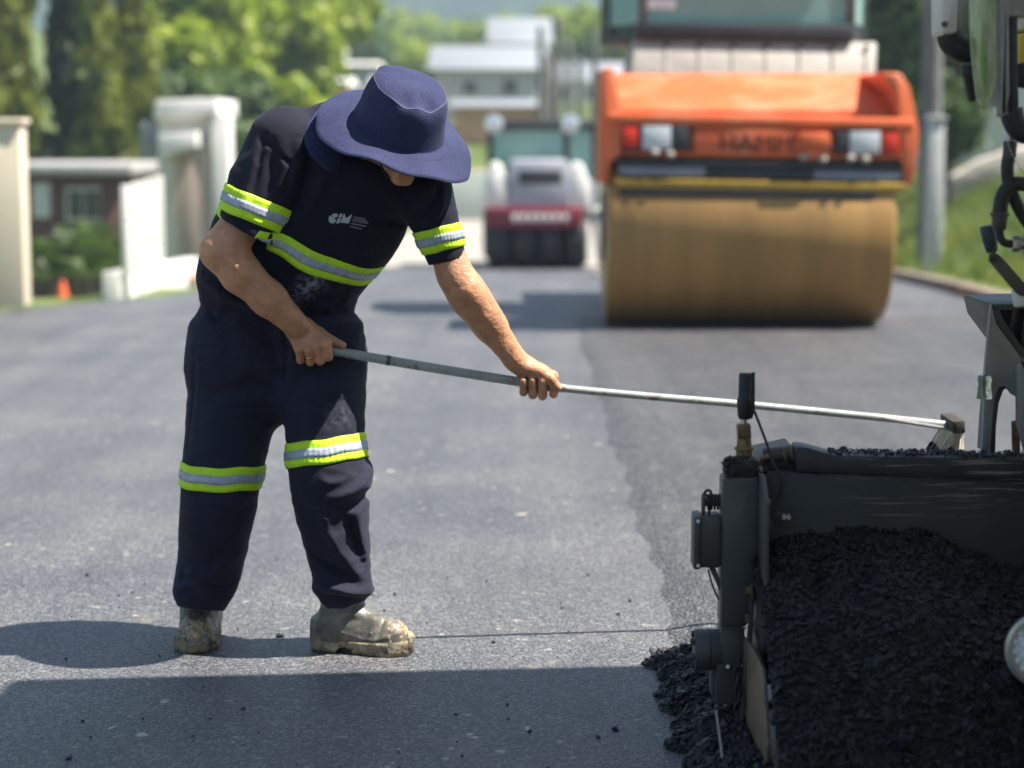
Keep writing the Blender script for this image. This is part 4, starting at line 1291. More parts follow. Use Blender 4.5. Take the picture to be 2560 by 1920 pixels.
# lever with its bolt
PX([(1646, 1140), (1668, 1112), (1680, 1105), (1690, 1112), (1690, 1126), (1676, 1138), (1652, 1160), (1644, 1160)], YS - .03, .014, 'adjust_lever', M_BLK, .002)
MB().cyl(P(1679, 1120, YS - .036), P(1679, 1120, YS - .010), .011, n=16, bevel=.001).build('lever_pivot', M_RUB, paver)
MB().cyl(P(1688, 1117, YS - .025), P(1708, 1118, YS - .025), .0045, n=10).build('adjust_bolt', M_STEEL, paver)
for u in (1693, 1703):
    MB().cyl(P(u - 3, 1117.5, YS - .025), P(u + 3, 1117.5, YS - .025), .0085, n=6).build('hex_nut', M_STEEL, paver)
# end gate: an upright plate running fore and aft, and its worn lower skirt
def slab(pts3, t, name, m, bevel=.002, parent=None):
    return MB().prism([Vector(q) for q in pts3], t, bevel).build(name, m, parent or paver)
xg = P(1643, 1300, 4.62).x
zA, zB = P(1643, 1030, 4.62).z, P(1643, 1396, 4.62).z
slab([(xg, 4.56, zA - .05), (xg, 4.64, zA), (xg, 4.98, zA - .05), (xg, 4.98, zB), (xg, 4.56, zB)], (.010, 0, 0), 'end_gate', M_BLK)
xs_ = P(1641, 1500, 4.42).x
slab([(xs_ + .002, 4.40, P(0, 1445, 4.40).z), (xs_ - .004, 4.56, P(0, 1395, 4.56).z), (xs_ - .012, 4.98, .22), (xs_ - .012, 4.98, .012), (xs_ - .006, 4.30, .008), (xs_ + .002, 4.30, .12)], (.009, 0, 0), 'end_gate_skirt', M_WORN)
# hydraulic motor at the foot
MB().cyl(P(1499, 1403, YC + .05), P(1560, 1403, YC + .05), .0465, n=32, bevel=.004).build('hydraulic_motor', M_BLK, paver)
mo = bpy.data.objects['hydraulic_motor']
MB().cyl(P(1530, 1403, YC + .05), P(1533, 1403, YC + .05), .0475, n=32).build('motor_seam', M_RUB, mo)
for k in range(6):
    a = k * math.pi / 3 + .3
    o_ = Vector((0, math.cos(a), math.sin(a))) * .034
    MB().cyl(P(1494, 1403, YC + .05) + o_, P(1500, 1403, YC + .05) + o_, .008, n=6).build('bolt', M_RUB, mo)
PX([(1548, 1430), (1555, 1398), (1572, 1444), (1604, 1448), (1600, 1524), (1545, 1522)], YC + .010, .06, 'foot_bracket', M_BLK, .005)
PX([(1536, 1448), (1546, 1432), (1545, 1522), (1536, 1500)], YC + .03, .05, 'foot_gusset', M_BLK, .003)
# strap, bolts and chain
MB().prism([P(1621, 1262, YC - .020), P(1631, 1262, YC - .020), P(1627, 1358, YC - .022), P(1619, 1460, YC - .045), P(1603, 1586, YC - .060), P(1594, 1592, YC - .060), P(1592, 1580, YC - .060), P(1608, 1460, YC - .045), P(1616, 1350, YC - .022)], (0, .010, 0), .003).build('strap_bar', M_BLK, paver)
for v in (1277, 1336):
    MB().cyl(P(1610, v, YC - .012), P(1622, v, YC - .012), .010, n=6).build('strap_bolt', M_RUST, paver)
    MB().cyl(P(1640, v + 4, YC - .04), P(1655, v + 4, YC - .04), .0085, n=6).build('gate_bolt', M_STEEL, paver)
cpts = [(1596, 1432), (1594, 1452), (1594, 1472), (1596, 1492), (1597, 1512), (1595, 1532), (1593, 1552), (1595, 1572), (1600, 1590), (1602, 1610), (1603, 1630), (1605, 1650), (1606, 1670)]
for i, (u, v) in enumerate(cpts):
    c_ = P(u, v, YC - .050)
    a1 = Vector((0, 0, 1)); a2 = Vector((1, .2, 0)).normalized() if i % 2 else Vector((.25, 1, 0)).normalized()
    o_ = MB().tube(ring_ellipse(c_, a1, a2, .0165, .0085, 14), .0032, 6, closed=True).build('chain_link', M_RUB, paver)
MB().tube([Vector(q) for q in spline([P(1547, 1535, 4.52), P(1556, 1600, 4.45), P(1563, 1665, 4.38)], 6)], .0028, 6).build('guide_wire', mat('pale_wire', (.33, .31, .28), .5, metal=.3), paver)
# tow arm on the right with its arch, trough and grease
YA = 4.95
arm_o = [(2142, 657), (2152, 700), (2200, 765), (2212, 800), (2212, 868), (2186, 852), (2172, 834), (2158, 836), (2148, 860), (2143, 910), (2138, 975), (2122, 976), (2125, 900), (2128, 800), (2138, 690)]
PX(arm_o, YA, .022, 'tow_arm_plate', M_GREY, .002)
PX([(2166, 822), (2180, 838), (2168, 842), (2158, 870), (2152, 920), (2150, 985), (2138, 985), (2143, 910), (2148, 860), (2157, 836)], YA + .022, .14, 'arch_lining', M_BLK, .002)
PX([(2142, 657), (2330, 652), (2330, 668), (2150, 668)], YA + .003, .3, 'trough_rim', M_BLK, .002)
MB().prism([P(2143, 660, YA + .006), P(2152, 700, YA + .006), P(2200, 765, YA + .006), P(2230, 790, YA + .006)] + [P(2230, 772, YA + .006), P(2208, 750, YA + .006), P(2168, 692, YA + .006), P(2158, 664, YA + .006)], (0, .32, 0), .002).build('trough_lip', M_BLK, paver)
PX([(2150, 668), (2330, 668), (2330, 900), (2212, 868), (2212, 800), (2200, 765)], YA + .30, .02, 'trough_back', M_BLK, .002)
MB().cyl(P(2192, 690, YA + .2), P(2212, 688, YA + .2), .014, n=12, bevel=.002).build('trough_bolt', M_STEEL, paver)
PX([(2218, 640), (2330, 600), (2330, 800), (2225, 790), (2206, 760), (2204, 720)], YA + .03, .12, 'tyre_guard', M_RUB, .01)
PX([(2203, 785), (2330, 940), (2330, 1010), (2222, 985), (2204, 920)], YA - .06, .05, 'pull_bar', M_GREY, .003)
PX([(2188, 912), (2204, 908), (2204, 990), (2190, 990)], YA + .03, .02, 'bar_hook', M_RUST, .002)
MB().lathe(P(2126, 861, YA - .03), (0, 0, 1), [(.018, 0), (.0185, .004), (.0165, .020), (.0145, .034), (.0165, .040), (.0165, .050), (.014, .053)], 18).build('glass_vial', mat('pale_green_glass', (.75, .85, .78), .08, trans=.9, var=.02), paver)
MB().cyl(P(2126, 858, YA - .03), P(2126, 815, YA - .03), .0022, n=6).build('vial_stem', M_RUB, paver)
# hand lever
g0, g1 = P(2143, 545, 4.6), P(2133, 487, 4.6)
ax = g1 - g0
MB().lathe(g0, ax, [(.011, 0), (.013, .004), (.0165, ax.length * .5), (.0172, ax.length * .93), (.0150, ax.length)], 18).build('lever_grip', mat('slate_blue_grip', (.035, .045, .065), .45), paver)
PX([(2138, 549), (2150, 545), (2162, 553), (2214, 612), (2240, 640), (2205, 640), (2196, 634), (2152, 582), (2136, 562)], 4.594, .008, 'lever_plate', mat('olive_steel', (.085, .085, .07), .5, metal=.3), .001)
MB().cyl(P(2146, 561, 4.586), P(2146, 561, 4.604), .0075, n=12).build('lever_rivet', M_RUB, paver)
MB().cyl(P(2214, 660, 4.62), P(2210, 622, 4.62), .024, .026, n=18, bevel=.003).build('lever_socket', M_OFFW, paver)
# hoses
def hose(pts, r, name, m, fit=None):
    return MB().tube([Vector(q) for q in spline([P(u, v, Y) for u, v, Y in pts], 7)], r, 12).build(name, m, paver)
h1 = hose([(2240, 262, 4.5), (2212, 262, 4.5), (2192, 272, 4.5), (2182, 295, 4.5), (2181, 310, 4.5)], .0105, 'hose_elbow', M_STEEL)
h2 = hose([(2180, 335, 4.5), (2176, 365, 4.5), (2180, 400, 4.5), (2196, 440, 4.5), (2216, 475, 4.5), (2240, 505, 4.5)], .0135, 'hydraulic_hose', M_RUB)
MB().cyl(P(2182, 305, 4.5), P(2180, 342, 4.5), .0145, n=14, bevel=.002).build('hose_fitting', M_BLK, h1)
def zf(x, y): return ((2360 + x * 200 / 691) / S, (300 + y * 200 / 691) / S)
def hz(pts, Y, r, name, m): return hose([(*zf(x, y), Y) for x, y in pts], r, name, m)
h3 = hz([(760, 570), (690, 555), (610, 555), (540, 600), (500, 680), (480, 800)], 4.48, .0155, 'hydraulic_hose', M_RUB)
MB().cyl(P(*zf(482, 800), 4.48), P(*zf(478, 950), 4.48), .0175, .0140, n=14, bevel=.002).build('hose_fitting', M_BLK, h3)
MB().cyl(P(*zf(482, 796), 4.48), P(*zf(481, 830), 4.48), .0195, n=14, bevel=.002).build('hose_collar', M_BLK, h3)
h4 = hz([(478, 930), (485, 1000), (510, 1050), (550, 1068), (600, 1070)], 4.48, .0085, 'hose_tail', M_RUB)
for x0, x1, r_ in ((585, 655, .0165), (655, 680, .012), (678, 760, .021)):
    MB().cyl(P(*zf(x0, 1070), 4.48), P(*zf(x1, 1070), 4.48), r_, n=6 if x0 == 585 else 14, bevel=.002).build('hose_union', M_STEEL, h4)
# small white print along the hose
for k in range(10):
    t = k / 9
    x, y = 520 + 130 * t ** 1.3, 170 + 270 * t
    a_, b_ = P(*zf(x + 6, y), 4.484), P(*zf(x + 10 + 8 * t, y + 16), 4.484)
    MB().tube([a_ + Vector((0, -.0175, 0)), b_ + Vector((0, -.0175, 0))], .0013, 5).build('hose_print', M_PRINT, h2)
# box, hoses, visor and post at the top right
def zt(x, y): return ((2300 + x * 260 / 1348) / S, (y * 260 / 1348) / S)
def PZ(poly, Y, d, name, m, bevel=.003, parent=None): return PX([zt(*q) for q in poly], Y, d, name, m, bevel, parent)
PZ([(285, -160), (510, -160), (488, 435), (305, 450), (285, 410)], 4.42, .12, 'control_box', M_OFFW, .008)
MB().cyl(P(*zt(318, 315), 4.415), P(*zt(318, 315), 4.425), .0065, n=12).build('box_screw', M_BLK, paver)
PZ([(490, -160), (640, -160), (640, 405), (490, 430)], 4.46, .06, 'box_bracket', mat('grey_zinc_sheet', (.33, .33, .31), .4, metal=.4, var=.2), .003)
hose([(*zt(375, 440), 4.46), (*zt(395, 520), 4.46), (*zt(470, 600), 4.46), (*zt(570, 650), 4.46), (*zt(720, 655), 4.46)], .026, 'intake_hose', M_RUB)
hs = [(645, 850), (650, 960), (660, 1060), (690, 1180), (735, 1290)]
hh = hose([(*zt(*q), 4.44) for q in hs], .012, 'corrugated_hose', M_RUB)
cs = spline([(*P(*zt(*q), 4.44),) for q in hs], 7)
for i in range(8, len(cs) - 1, 2):
    a_, b_ = Vector(cs[i]), Vector(cs[i + 1])
    MB().cyl(a_, a_.lerp(b_, .6), .0165, n=14, bevel=.002).build('hose_rib', M_RUB, hh)
MB().cyl(P(*zt(645, 840), 4.44), P(*zt(650, 990), 4.44), .0175, n=14, bevel=.002).build('hose_cuff', M_RUB, hh)
M_VIS = mat('visor_green_reflection', (0.62, 0.68, 0.50), 0.22, trans=.62, var=.28, scale=5, stretch=(16, 16, 3), ior=1.15, color2=(.30, .42, .14), c2_lo=.45, c2_hi=.62, c2_scale=2.2)  # green streaks in the colour imitate trees reflected in the visor
PZ([(640, -160), (1040, -160), (1040, 940), (975, 1080), (930, 1250), (895, 1375), (850, 1400), (790, 1390), (745, 1300), (700, 1000), (660, 600)], 4.36, .010, 'visor', M_VIS, .002)
PZ([(1045, 920), (1040, 1500), (1080, 1510), (1010, 1380), (900, 1390), (945, 1100)], 4.45, .008, 'visor_clamp', M_OFFW, .001)
PZ([(1035, -160), (1160, -160), (1170, 1240), (1100, 1500), (1078, 1510), (1050, 1380)], 4.34, .05, 'canopy_post', M_GREY, .006)
PZ([(1160, -160), (1278, -160), (1278, 900), (1290, 1400), (1180, 1500), (1165, 1250)], 4.35, .06, 'post_channel', M_RUB, .006)
hose([(*zt(1180, 1420), 4.47), (*zt(1215, 1560), 4.47), (*zt(1290, 1680), 4.47), (*zt(1400, 1720), 4.47)], .024, 'drain_hose', M_RUB)
PZ([(1282, 430), (1800, 390), (1800, 900), (1282, 960)], 4.6, .3, 'side_panel', M_YELP, .01)
PZ([(1280, -160), (1800, -160), (1800, 380), (1280, 400)], 4.62, .25, 'engine_cowl', M_OFFW, .01)
MB().lathe(P(*zt(1330, 980), 4.4), (0, -1, 0), [(.022, 0), (.026, .006), (.026, .016), (.012, .022)], 18).build('knob', M_RUB, paver)
# work lamp
lc = P(2262, 1408, 4.28)
lamp = MB().lathe(lc + Vector((0, .07, 0)), (-.10, -1, .05), [(.03, 0), (.06, .015), (.074, .045), (.078, .06), (.078, .074), (.070, .076), (.069, .068)], 40).build('work_lamp', mat('lamp_housing', (.45, .43, .38), .3, metal=.7, var=.2), paver)
ax_l = Vector((-.10, -1, .05)).normalized()
MB().lathe(lc + Vector((0, .07, 0)) + ax_l * .060, ax_l, [(.068, 0), (.066, .006), (.045, .010), (.01, .0115)], 40).build('lamp_lens', mat('frosted_lamp_lens', (.80, .86, .85), .12, var=.1, scale=90, bump=.003, bscale=140, spec=.8, coat=.6), lamp)
u_ = ax_l.orthogonal().normalized(); v_ = ax_l.cross(u_)
for rr, nn in ((.018, 6), (.038, 12), (.056, 18)):
    for k in range(nn):
        a = 6.2832 * k / nn
        MB().sphere(lc + Vector((0, .07, 0)) + ax_l * (.0705 if rr < .05 else .068) + (u_ * math.cos(a) + v_ * math.sin(a)) * rr, .0062, 8).build('led', mat('led_chip', (.86, .88, .84), .2, var=.05), lamp)
# tractor, tracks and roof: beyond the right edge of the picture, they throw the broad shadow in the foreground
body_x = 1.28
MB().box2((body_x, 1.2, .55), (body_x + 2.3, 4.25, 1.5), .04).build('tractor_hull', M_YELP, paver)
for x0 in (body_x + .05, body_x + 1.85):
    tr = MB().prism([Vector((x0, y, z)) for y, z in ((1.0, .30), (1.15, .06), (1.45, .012), (3.7, .012), (4.0, .06), (4.12, .30), (3.95, .58), (3.7, .64), (1.4, .64), (1.12, .54))], (.36, 0, 0), .02).build('crawler_track', M_RUB, paver)
    for k in range(14):
        MB().box2((x0 - .012, 1.5 + k * .165, .004), (x0 + .372, 1.57 + k * .165, .03), .004).build('track_pad', M_BLK, tr)
RH = 3.3
MB().prism([Vector((.745, .9, RH)), Vector((3.4, .9, RH)), Vector((3.4, 5.27, RH)), Vector((.745, 5.02, RH))], (0, 0, .09), .03).build('roof', M_OFFW, paver)
for x, y in ((1.35, 1.3), (3.2, 1.3), (3.2, 4.3)):
    MB().box2((x, y, 1.48), (x + .07, y + .07, RH + .005), .01).build('roof_post', M_GREY, paver)
cpb = P(*zt(1100, -100), 4.37)
MB().box2((cpb.x - .01, 4.345, cpb.z - .05), (cpb.x + .055, 4.40, RH + .005), .006).build('roof_post', M_GREY, paver)
MB().box2((body_x + .2, 4.2, .35), (body_x + 2.1, 4.75, .62), .02).build('auger_housing', M_BLK, paver)

# ------------------------------------------------------------------ loose asphalt: lump piles made of stones
M_HEAP = mat('loose_hot_asphalt', (0.0100, 0.0100, 0.0110), 0.42, var=0.5, scale=70, bump=0.003, bscale=180, spec=.45)
_ico = bmesh.new(); bmesh.ops.create_icosphere(_ico, subdivisions=1, radius=1.0)
ICO_V = np.array([v.co[:] for v in _ico.verts]); ICO_F = np.array([[v.index for v in f.verts] for f in _ico.faces]); _ico.free()
def stones(name, pts, radii, material, seed, squash=.75):
    rg = np.random.default_rng(seed)
    n = len(pts)
    jit = 1 + .32 * rg.standard_normal((n, len(ICO_V), 1)).clip(-1.4, 1.4)
    sc_ = np.stack([rg.uniform(.7, 1.25, n), rg.uniform(.7, 1.25, n), rg.uniform(.55, 1.0, n) * squash / .75], 1)[:, None, :]
    an = rg.uniform(0, 6.283, n); tl = rg.uniform(-.7, .7, n)
    v = ICO_V[None] * jit * sc_ * radii[:, None, None]
    x = v[..., 0] * np.cos(an)[:, None] - v[..., 1] * np.sin(an)[:, None]
    y = v[..., 0] * np.sin(an)[:, None] + v[..., 1] * np.cos(an)[:, None]
    z = v[..., 2]
    y2 = y * np.cos(tl)[:, None] - z * np.sin(tl)[:, None]; z2 = y * np.sin(tl)[:, None] + z * np.cos(tl)[:, None]
    v = np.stack([x, y2, z2], -1) + pts[:, None, :]
    f = ICO_F[None] + (np.arange(n) * len(ICO_V))[:, None, None]
    return link(name, mesh_from(name, v.reshape(-1, 3), f.reshape(-1, 3)), material)
def height_pile(name, fn, x0, x1, y0, y1, step, material, nst, rad, seed, label, cat, zmin=0.0):
    """a heaped surface fn(x,y) plus stones sitting on it"""
    xs = np.arange(x0, x1 + step, step); ysn = np.arange(y0, y1 + step, step)
    X, Yg = np.meshgrid(xs, ysn)
    Z = fn(X, Yg)
    p = np.stack([X, Yg, Z], -1)
    Z2 = Z + .006 * fbm(p * 60, 3) + .012 * fbm(p * 20, 2)
    V_ = np.stack([X, Yg, Z2], -1).reshape(-1, 3)
    idx = np.arange(X.size).reshape(X.shape)
    q = np.stack([idx[:-1, :-1], idx[:-1, 1:], idx[1:, 1:], idx[1:, :-1]], -1).reshape(-1, 4)
    keep = (Z.reshape(-1)[q] > zmin).any(1)
    rg = np.random.default_rng(seed)
    sx = rg.uniform(x0, x1, nst * 3); sy = rg.uniform(y0, y1, nst * 3)
    sz = fn(sx, sy); m = sz > zmin + .004
    sx, sy, sz = sx[m][:nst], sy[m][:nst], sz[m][:nst]
    pts = np.stack([sx, sy, sz], -1)
    sz = sz + .006 * fbm(pts * 60, 3) + .012 * fbm(pts * 20, 2)
    pts[:, 2] = sz + rg.uniform(-.002, .003, len(sz))
    r = rad * np.exp(rg.normal(0, .45, len(sz)).clip(-1.2, 1.1))
    r[rg.random(len(r)) < .02] *= 1.9
    o = stones(name, pts, r, material, seed)
    me2 = mesh_from('t', V_, q[keep])
    bm = bmesh.new(); bm.from_mesh(o.data); bm.from_mesh(me2); bm.to_mesh(o.data); bm.free(); bpy.data.meshes.remove(me2)
    return tag(o, label, cat, kind='stuff')
# heap held between the end gate and the paver, against the screed plate
top_l = P(1690, 1165, YS).z; top_c = P(1870, 1140, YS).z; top_r = P(2212, 1235, YS).z
xl_, xc_, xr_ = P(1655, 1160, YS).x, P(1870, 1140, YS).x, P(2212, 1235, YS).x
def heap(X, Yg):
    t = (X - xl_) / (xr_ - xl_)
    ridge = np.interp(t, [-.1, 0, .15, .38, .6, 1.0, 2.2], [top_l - .02, top_l - .005, top_l + .005, top_c, top_c - .012, top_r, top_r - .05])
    s = (YS + .02) - Yg
    return ridge + .010 - .42 * s - .55 * np.maximum(s - .35, 0) ** 1.2
height_pile('asphalt_heap', heap, xs_ + .008, 1.6, 3.86, YS + .01, .012, M_HEAP, 32000, .0037, 21, 'black heap of loose hot asphalt piled against the screed plate', 'asphalt heap', .0)
# windrow spilled along the outside of the end gate
def spill(X, Yg):
    xin = .50 - .03 * (5.2 - Yg)
    cl = np.interp(Yg, [3.9, 4.4, 4.63, 5.0, 5.3, 5.5, 5.62], [.335, .35, .365, .365, .36, .355, .36])
    cl = cl + .018 * np.sin(Yg * 17) + .012 * np.sin(Yg * 41 + 1)
    t = np.clip((X - cl) / (.13), 0, 3)
    h = .085 * (1 - np.exp(-t * 1.5)) * np.clip((5.60 - Yg) / .25, 0, 1) ** .7
    return np.where(X > cl, h, -.02)
height_pile('asphalt_windrow', spill, .30, .53, 3.95, 5.62, .011, M_HEAP, 12000, .0038, 22, 'long low windrow of loose asphalt spilled along the outside of the end gate', 'asphalt', .0)
# crumbs left on top of the beam and on the road
rg = np.random.default_rng(31)
n = 600
us = rg.uniform(1790, 2215, n); Yc = YS + rg.uniform(-.008, .068, n)
pz = np.array([(*P(u, 984 + (u - 1805) * .0172, YS - .012),) for u in us])
pts = np.stack([pz[:, 0] * Yc / (YS - .012), Yc, pz[:, 2] + .004], 1)
tag(stones('asphalt_crumbs', pts, .0024 * np.exp(rg.normal(0, .5, n)), M_HEAP, 32), 'small black asphalt crumbs lying on top of the screed beam', 'crumbs', kind='stuff')
n = 90
pts = np.stack([rg.uniform(-1.4, .35, n), rg.uniform(4.2, 6.6, n), np.full(n, .003)], 1)
tag(stones('road_crumbs', pts, .0032 * np.exp(rg.normal(0, .5, n)), M_HEAP, 33), 'scattered black asphalt crumbs on the grey road', 'crumbs', kind='stuff')

# asphalt caked on the column cap, the beam end and the gate
def caked(name, lo, hi, Y0, Y1, n, r, seed, label):
    rg_ = np.random.default_rng(seed)
    q = []
    for _ in range(n):
        u, v, Y = rg_.uniform(lo[0], hi[0]), rg_.uniform(lo[1], hi[1]), rg_.uniform(Y0, Y1)
        q.append((*P(u, v, Y),))
    return tag(attach(stones(name, np.array(q), r * np.exp(rg_.normal(0, .4, n)), M_TAR, seed), paver), kind='stuff')
caked('caked_asphalt', (1566, 990), (1600, 1024), YC + .004, YC + .04, 70, .0042, 51, '')
caked('caked_asphalt', (1600, 1012), (1650, 1034), YC + .002, YC + .03, 40, .0032, 52, '')
caked('caked_asphalt', (1650, 1012), (1730, 1022), YS - .006, YS + .03, 60, .0030, 53, '')
caked('caked_asphalt', (1735, 1016), (1900, 1024), YS - .010, YS + .0, 60, .0020, 54, '')
# ================================================================== ORANGE TANDEM ROLLER
M_ORG = mat('orange_machine_paint', (0.66, 0.125, 0.035), 0.55, var=0.10, scale=4, color2=(0.56, 0.26, 0.14), c2_lo=.45, c2_hi=.75)
M_DRUM = mat('dusty_steel_drum', (0.36, 0.20, 0.062), 0.45, metal=.15, var=0.16, scale=2.4, stretch=(3.0, .35, .35), bump=.0006, bscale=60, color2=(.22, .13, .055), c2_lo=.52, c2_hi=.78)
M_CREAM = mat('cream_panel', (0.40, 0.36, 0.31), 0.65, var=0.10, scale=5, color2=(.30, .27, .23), c2_lo=.5, c2_hi=.75)
M_GLS = mat('green_cab_glass', (0.38, 0.60, 0.55), 0.05, trans=.42, var=.04, ior=1.2)
M_OCH = mat('ochre_bar', (0.36, 0.22, 0.03), 0.6, var=.25, scale=12)
M_LENS = mat('lamp_lens', (0.55, 0.57, 0.58), 0.15, var=.1, spec=.8)
M_RED = mat('red_lens', (0.70, 0.04, 0.015), 0.2, var=.05)
M_DK = mat('dark_plastic', (0.035, 0.036, 0.038), 0.5, var=.2)
M_GTUBE = mat('grey_spray_tube', (0.24, 0.25, 0.27), 0.45, metal=.4, var=.1)
roller = thing('road_roller', (1.68, 17.5, -.02), 'orange tandem road roller with a wide dusty brown drum and glass cab', 'road roller')
def RP(poly, Y, d, name, m, bevel=.01, parent=None):
    return MB().prism([P(u, v, Y) for u, v in poly], (0, d, 0), bevel).build(name, m, parent or roller)
YR = 14.97; RD = .70
xa, xb = P(1313, 600, YR).x, P(1937, 600, YR).x
def drum(yc, z0, dx=0.0):
    d = MB().lathe(Vector((xa + dx, yc, RD + z0)), (1, 0, 0), [(RD - .06, 0), (RD - .03, .003), (RD - .012, .012), (RD, .035), (RD, xb - xa - .035), (RD - .012, xb - xa - .012), (RD - .03, xb - xa - .003), (RD - .06, xb - xa)], 72).build('drum', M_DRUM, roller)
    for x in (xa + dx - .02, xb + dx - .01):
        MB().cyl((x, yc, RD + z0), (x + .03, yc, RD + z0), .25, n=24, bevel=.01).build('drum_hub', M_DK, d)
drum(YR + RD, .004)
drum(YR + RD + 3.5, -.10, .24)
YF = 15.0
# yoke: side arms
RP([(1300, 148), (1325, 146), (1345, 262), (1340, 335), (1318, 350), (1312, 400), (1297, 398)], YF, .95, 'side_arm', M_ORG, .015)
RP([(1900, 156), (1945, 158), (1966, 190), (1985, 280), (1982, 330), (1972, 402), (1955, 398), (1950, 350), (1928, 330), (1938, 262), (1932, 200), (1912, 172)], YF, .95, 'side_arm', M_ORG, .015)
# hood: sloping deck, lip and fascia
zf_, zb_ = P(1600, 236, YF + .12).z, P(1600, 158, YF + 1.0).z
x0, x1 = P(1316, 240, YF + .1).x, P(1945, 240, YF + .1).x
MB().prism([Vector((x0, YF + .12, zf_)), Vector((x0, YF + 1.0, zb_)), Vector((x0, YF + 1.0, zb_ - .12)), Vector((x0, YF + .12, zf_ - .15))], (x1 - x0 - .03, 0, 0), .01).build('hood_deck', M_ORG, roller)
RP([(1312, 244), (1975, 256), (1975, 280), (1312, 268)], YF - .02, .16, 'hood_lip', M_ORG, .02)
fas = RP([(1335, 270), (1960, 282), (1955, 345), (1338, 335)], YF + .03, .12, 'fascia', M_ORG, .012)
for (a, b, c, d_, nm, m) in ((1345, 1376, 275, 316, 'tail_light', M_RED), (1388, 1450, 272, 322, 'headlight', M_LENS), (1450, 1486, 272, 322, 'lamp_box', M_DK), (1805, 1832, 284, 330, 'lamp_box', M_DK), (1836, 1902, 284, 332, 'headlight', M_LENS), (1906, 1940, 288, 330, 'tail_light', M_RED), (1335, 1500, 268, 330, 'lamp_recess', M_DK), (1795, 1950, 279, 336, 'lamp_recess', M_DK)):
    rec = nm == 'lamp_recess'
    RP([(a, c), (b, c), (b, d_), (a, d_)], YF + (.022 if rec else -.02), .02 if rec else .045, nm, M_RED if False else (mat('recess_maroon', (.16, .03, .015), .6) if rec else m), .004, fas)
RP([(1726, 286), (1792, 287), (1796, 318), (1724, 317)], YF - .05, .09, 'tow_bracket', M_ORG, .012)
RP([(1730, 318), (1790, 318), (1780, 345), (1740, 345)], YF - .01, .05, 'tow_pin_plate', M_ORG, .008)
for u, v in ((1415, 330), (1448, 334), (1838, 342), (1870, 344), (1735, 340), (1778, 344)):
    MB().sphere(P(u, v, YF - .02), .032, 10, (1, .7, .8)).build('nozzle_cap', M_CREAM, fas)
# lettering on the fascia
cu = bpy.data.curves.new('letters', 'FONT'); cu.body = 'HAMM'; cu.size = 1.0; cu.extrude = .02
to = bpy.data.objects.new('letters', cu); COL.objects.link(to)
dg = bpy.context.evaluated_depsgraph_get(); dg.update()
tm = bpy.data.meshes.new_from_object(to.evaluated_get(dg)); bpy.data.objects.remove(to)
co = np.zeros(len(tm.vertices) * 3); tm.vertices.foreach_get('co', co); co = co.reshape(-1, 3)
A_, B_ = P(1552, 325, YF + .02), P(1712, 328, YF + .02)
wx = co[:, 0].max(); hh_ = P(1552, 288, YF + .02).z - A_.z
new = np.stack([A_.x + (B_.x - A_.x) * co[:, 0] / wx, A_.y - co[:, 2] * .3, A_.z + (B_.z - A_.z) * co[:, 0] / wx + hh_ * co[:, 1] / .72], 1)
tm.vertices.foreach_set('co', new.reshape(-1).astype(np.float32)); tm.update()
link('lettering', tm, mat('dark_red_lettering', (.10, .03, .02), .6), fas)
# spray bar and scrapers
for a, b, v, m in ((1336, 1522, 370, M_GTUBE), (1522, 1756, 374, M_DK), (1756, 1946, 379, M_GTUBE)):
    MB().cyl(P(a, v, YF + .06), P(b, v + (b - a) * .015, YF + .06), .045, n=16, bevel=.008).build('spray_tube', m, roller)
RP([(1325, 344), (1958, 352), (1958, 366), (1325, 358)], YF + .03, .1, 'bar_shroud', M_DK, .01)
RP([(1326, 386), (1962, 396), (1955, 416), (1330, 406)], YF - .005, .055, 'scraper_bar', M_OCH, .012)
RP([(1336, 407), (1900, 416), (1885, 432), (1340, 422)], YF - .005, .03, 'scraper_blade', M_DK, .006)
# tank, cab
YK = 16.25
tank = MB().prism([P(1364, 158, YK), P(1364, 158, YK) + Vector((0, 1.4, 0)), P(1370, 84, YK + .16) + Vector((0, 1.2, 0)), P(1370, 84, YK + .16)], P(1892, 166, YK) - P(1364, 158, YK), .012).build('water_tank', M_CREAM, roller)
for k in range(7):
    u = 1440 + k * 72
    MB().tube([P(u, 157 + k, YK - .001), P(u, 88 + k, YK + .148)], .010, 6).build('tank_rib', M_CREAM, tank)
    MB().cyl(P(u, 97 + k, YK + .10), P(u, 97 + k, YK + .16), .02, n=10).build('tank_bolt', M_DK, tank)
RP([(1376, 48), (1842, 52), (1846, 90), (1372, 84)], YK + .10, .25, 'cab_sill', M_DK, .02)
YCB = 16.45
def cabz(v): return P(1600, v, YCB).z
zc0, zc1 = cabz(50), 2.95
xL, xR = P(1388, 30, YCB).x, P(1838, 30, YCB).x
def pane(a, b, name='pane'):
    a, b = Vector(a), Vector(b)
    n_ = (b - a).normalized().cross(Vector((0, 0, 1))) * .012
    MB().prism([Vector((a.x, a.y, zc0)), Vector((b.x, b.y, zc0)), Vector((b.x, b.y, zc1 - .08)), Vector((a.x, a.y, zc1 - .08))], n_, 0).build(name, M_GLS, roller)
cabpts = [(xL, YCB), (xR, YCB), (xR + .17, YCB + .55), (xR + .17, YCB + 1.5), (xL - .22, YCB + 1.5), (xL - .22, YCB + .55)]
for i in range(6):
    a, b = cabpts[i], cabpts[(i + 1) % 6]
    pane((*a, 0), (*b, 0))
    MB().box2((a[0] - .035, a[1] - .03, zc0 - .1), (a[0] + .035, a[1] + .03, zc1), .01).build('cab_pillar', mat('grey_cab_frame', (.12, .12, .115), .5), roller)
MB().prism([Vector((x + (.08 if x > 1.6 else -.08), y + (.1 if y > 17 else -.1), zc1)) for x, y in cabpts], (0, 0, .12), .03).build('cab_roof', M_OFFW, roller)
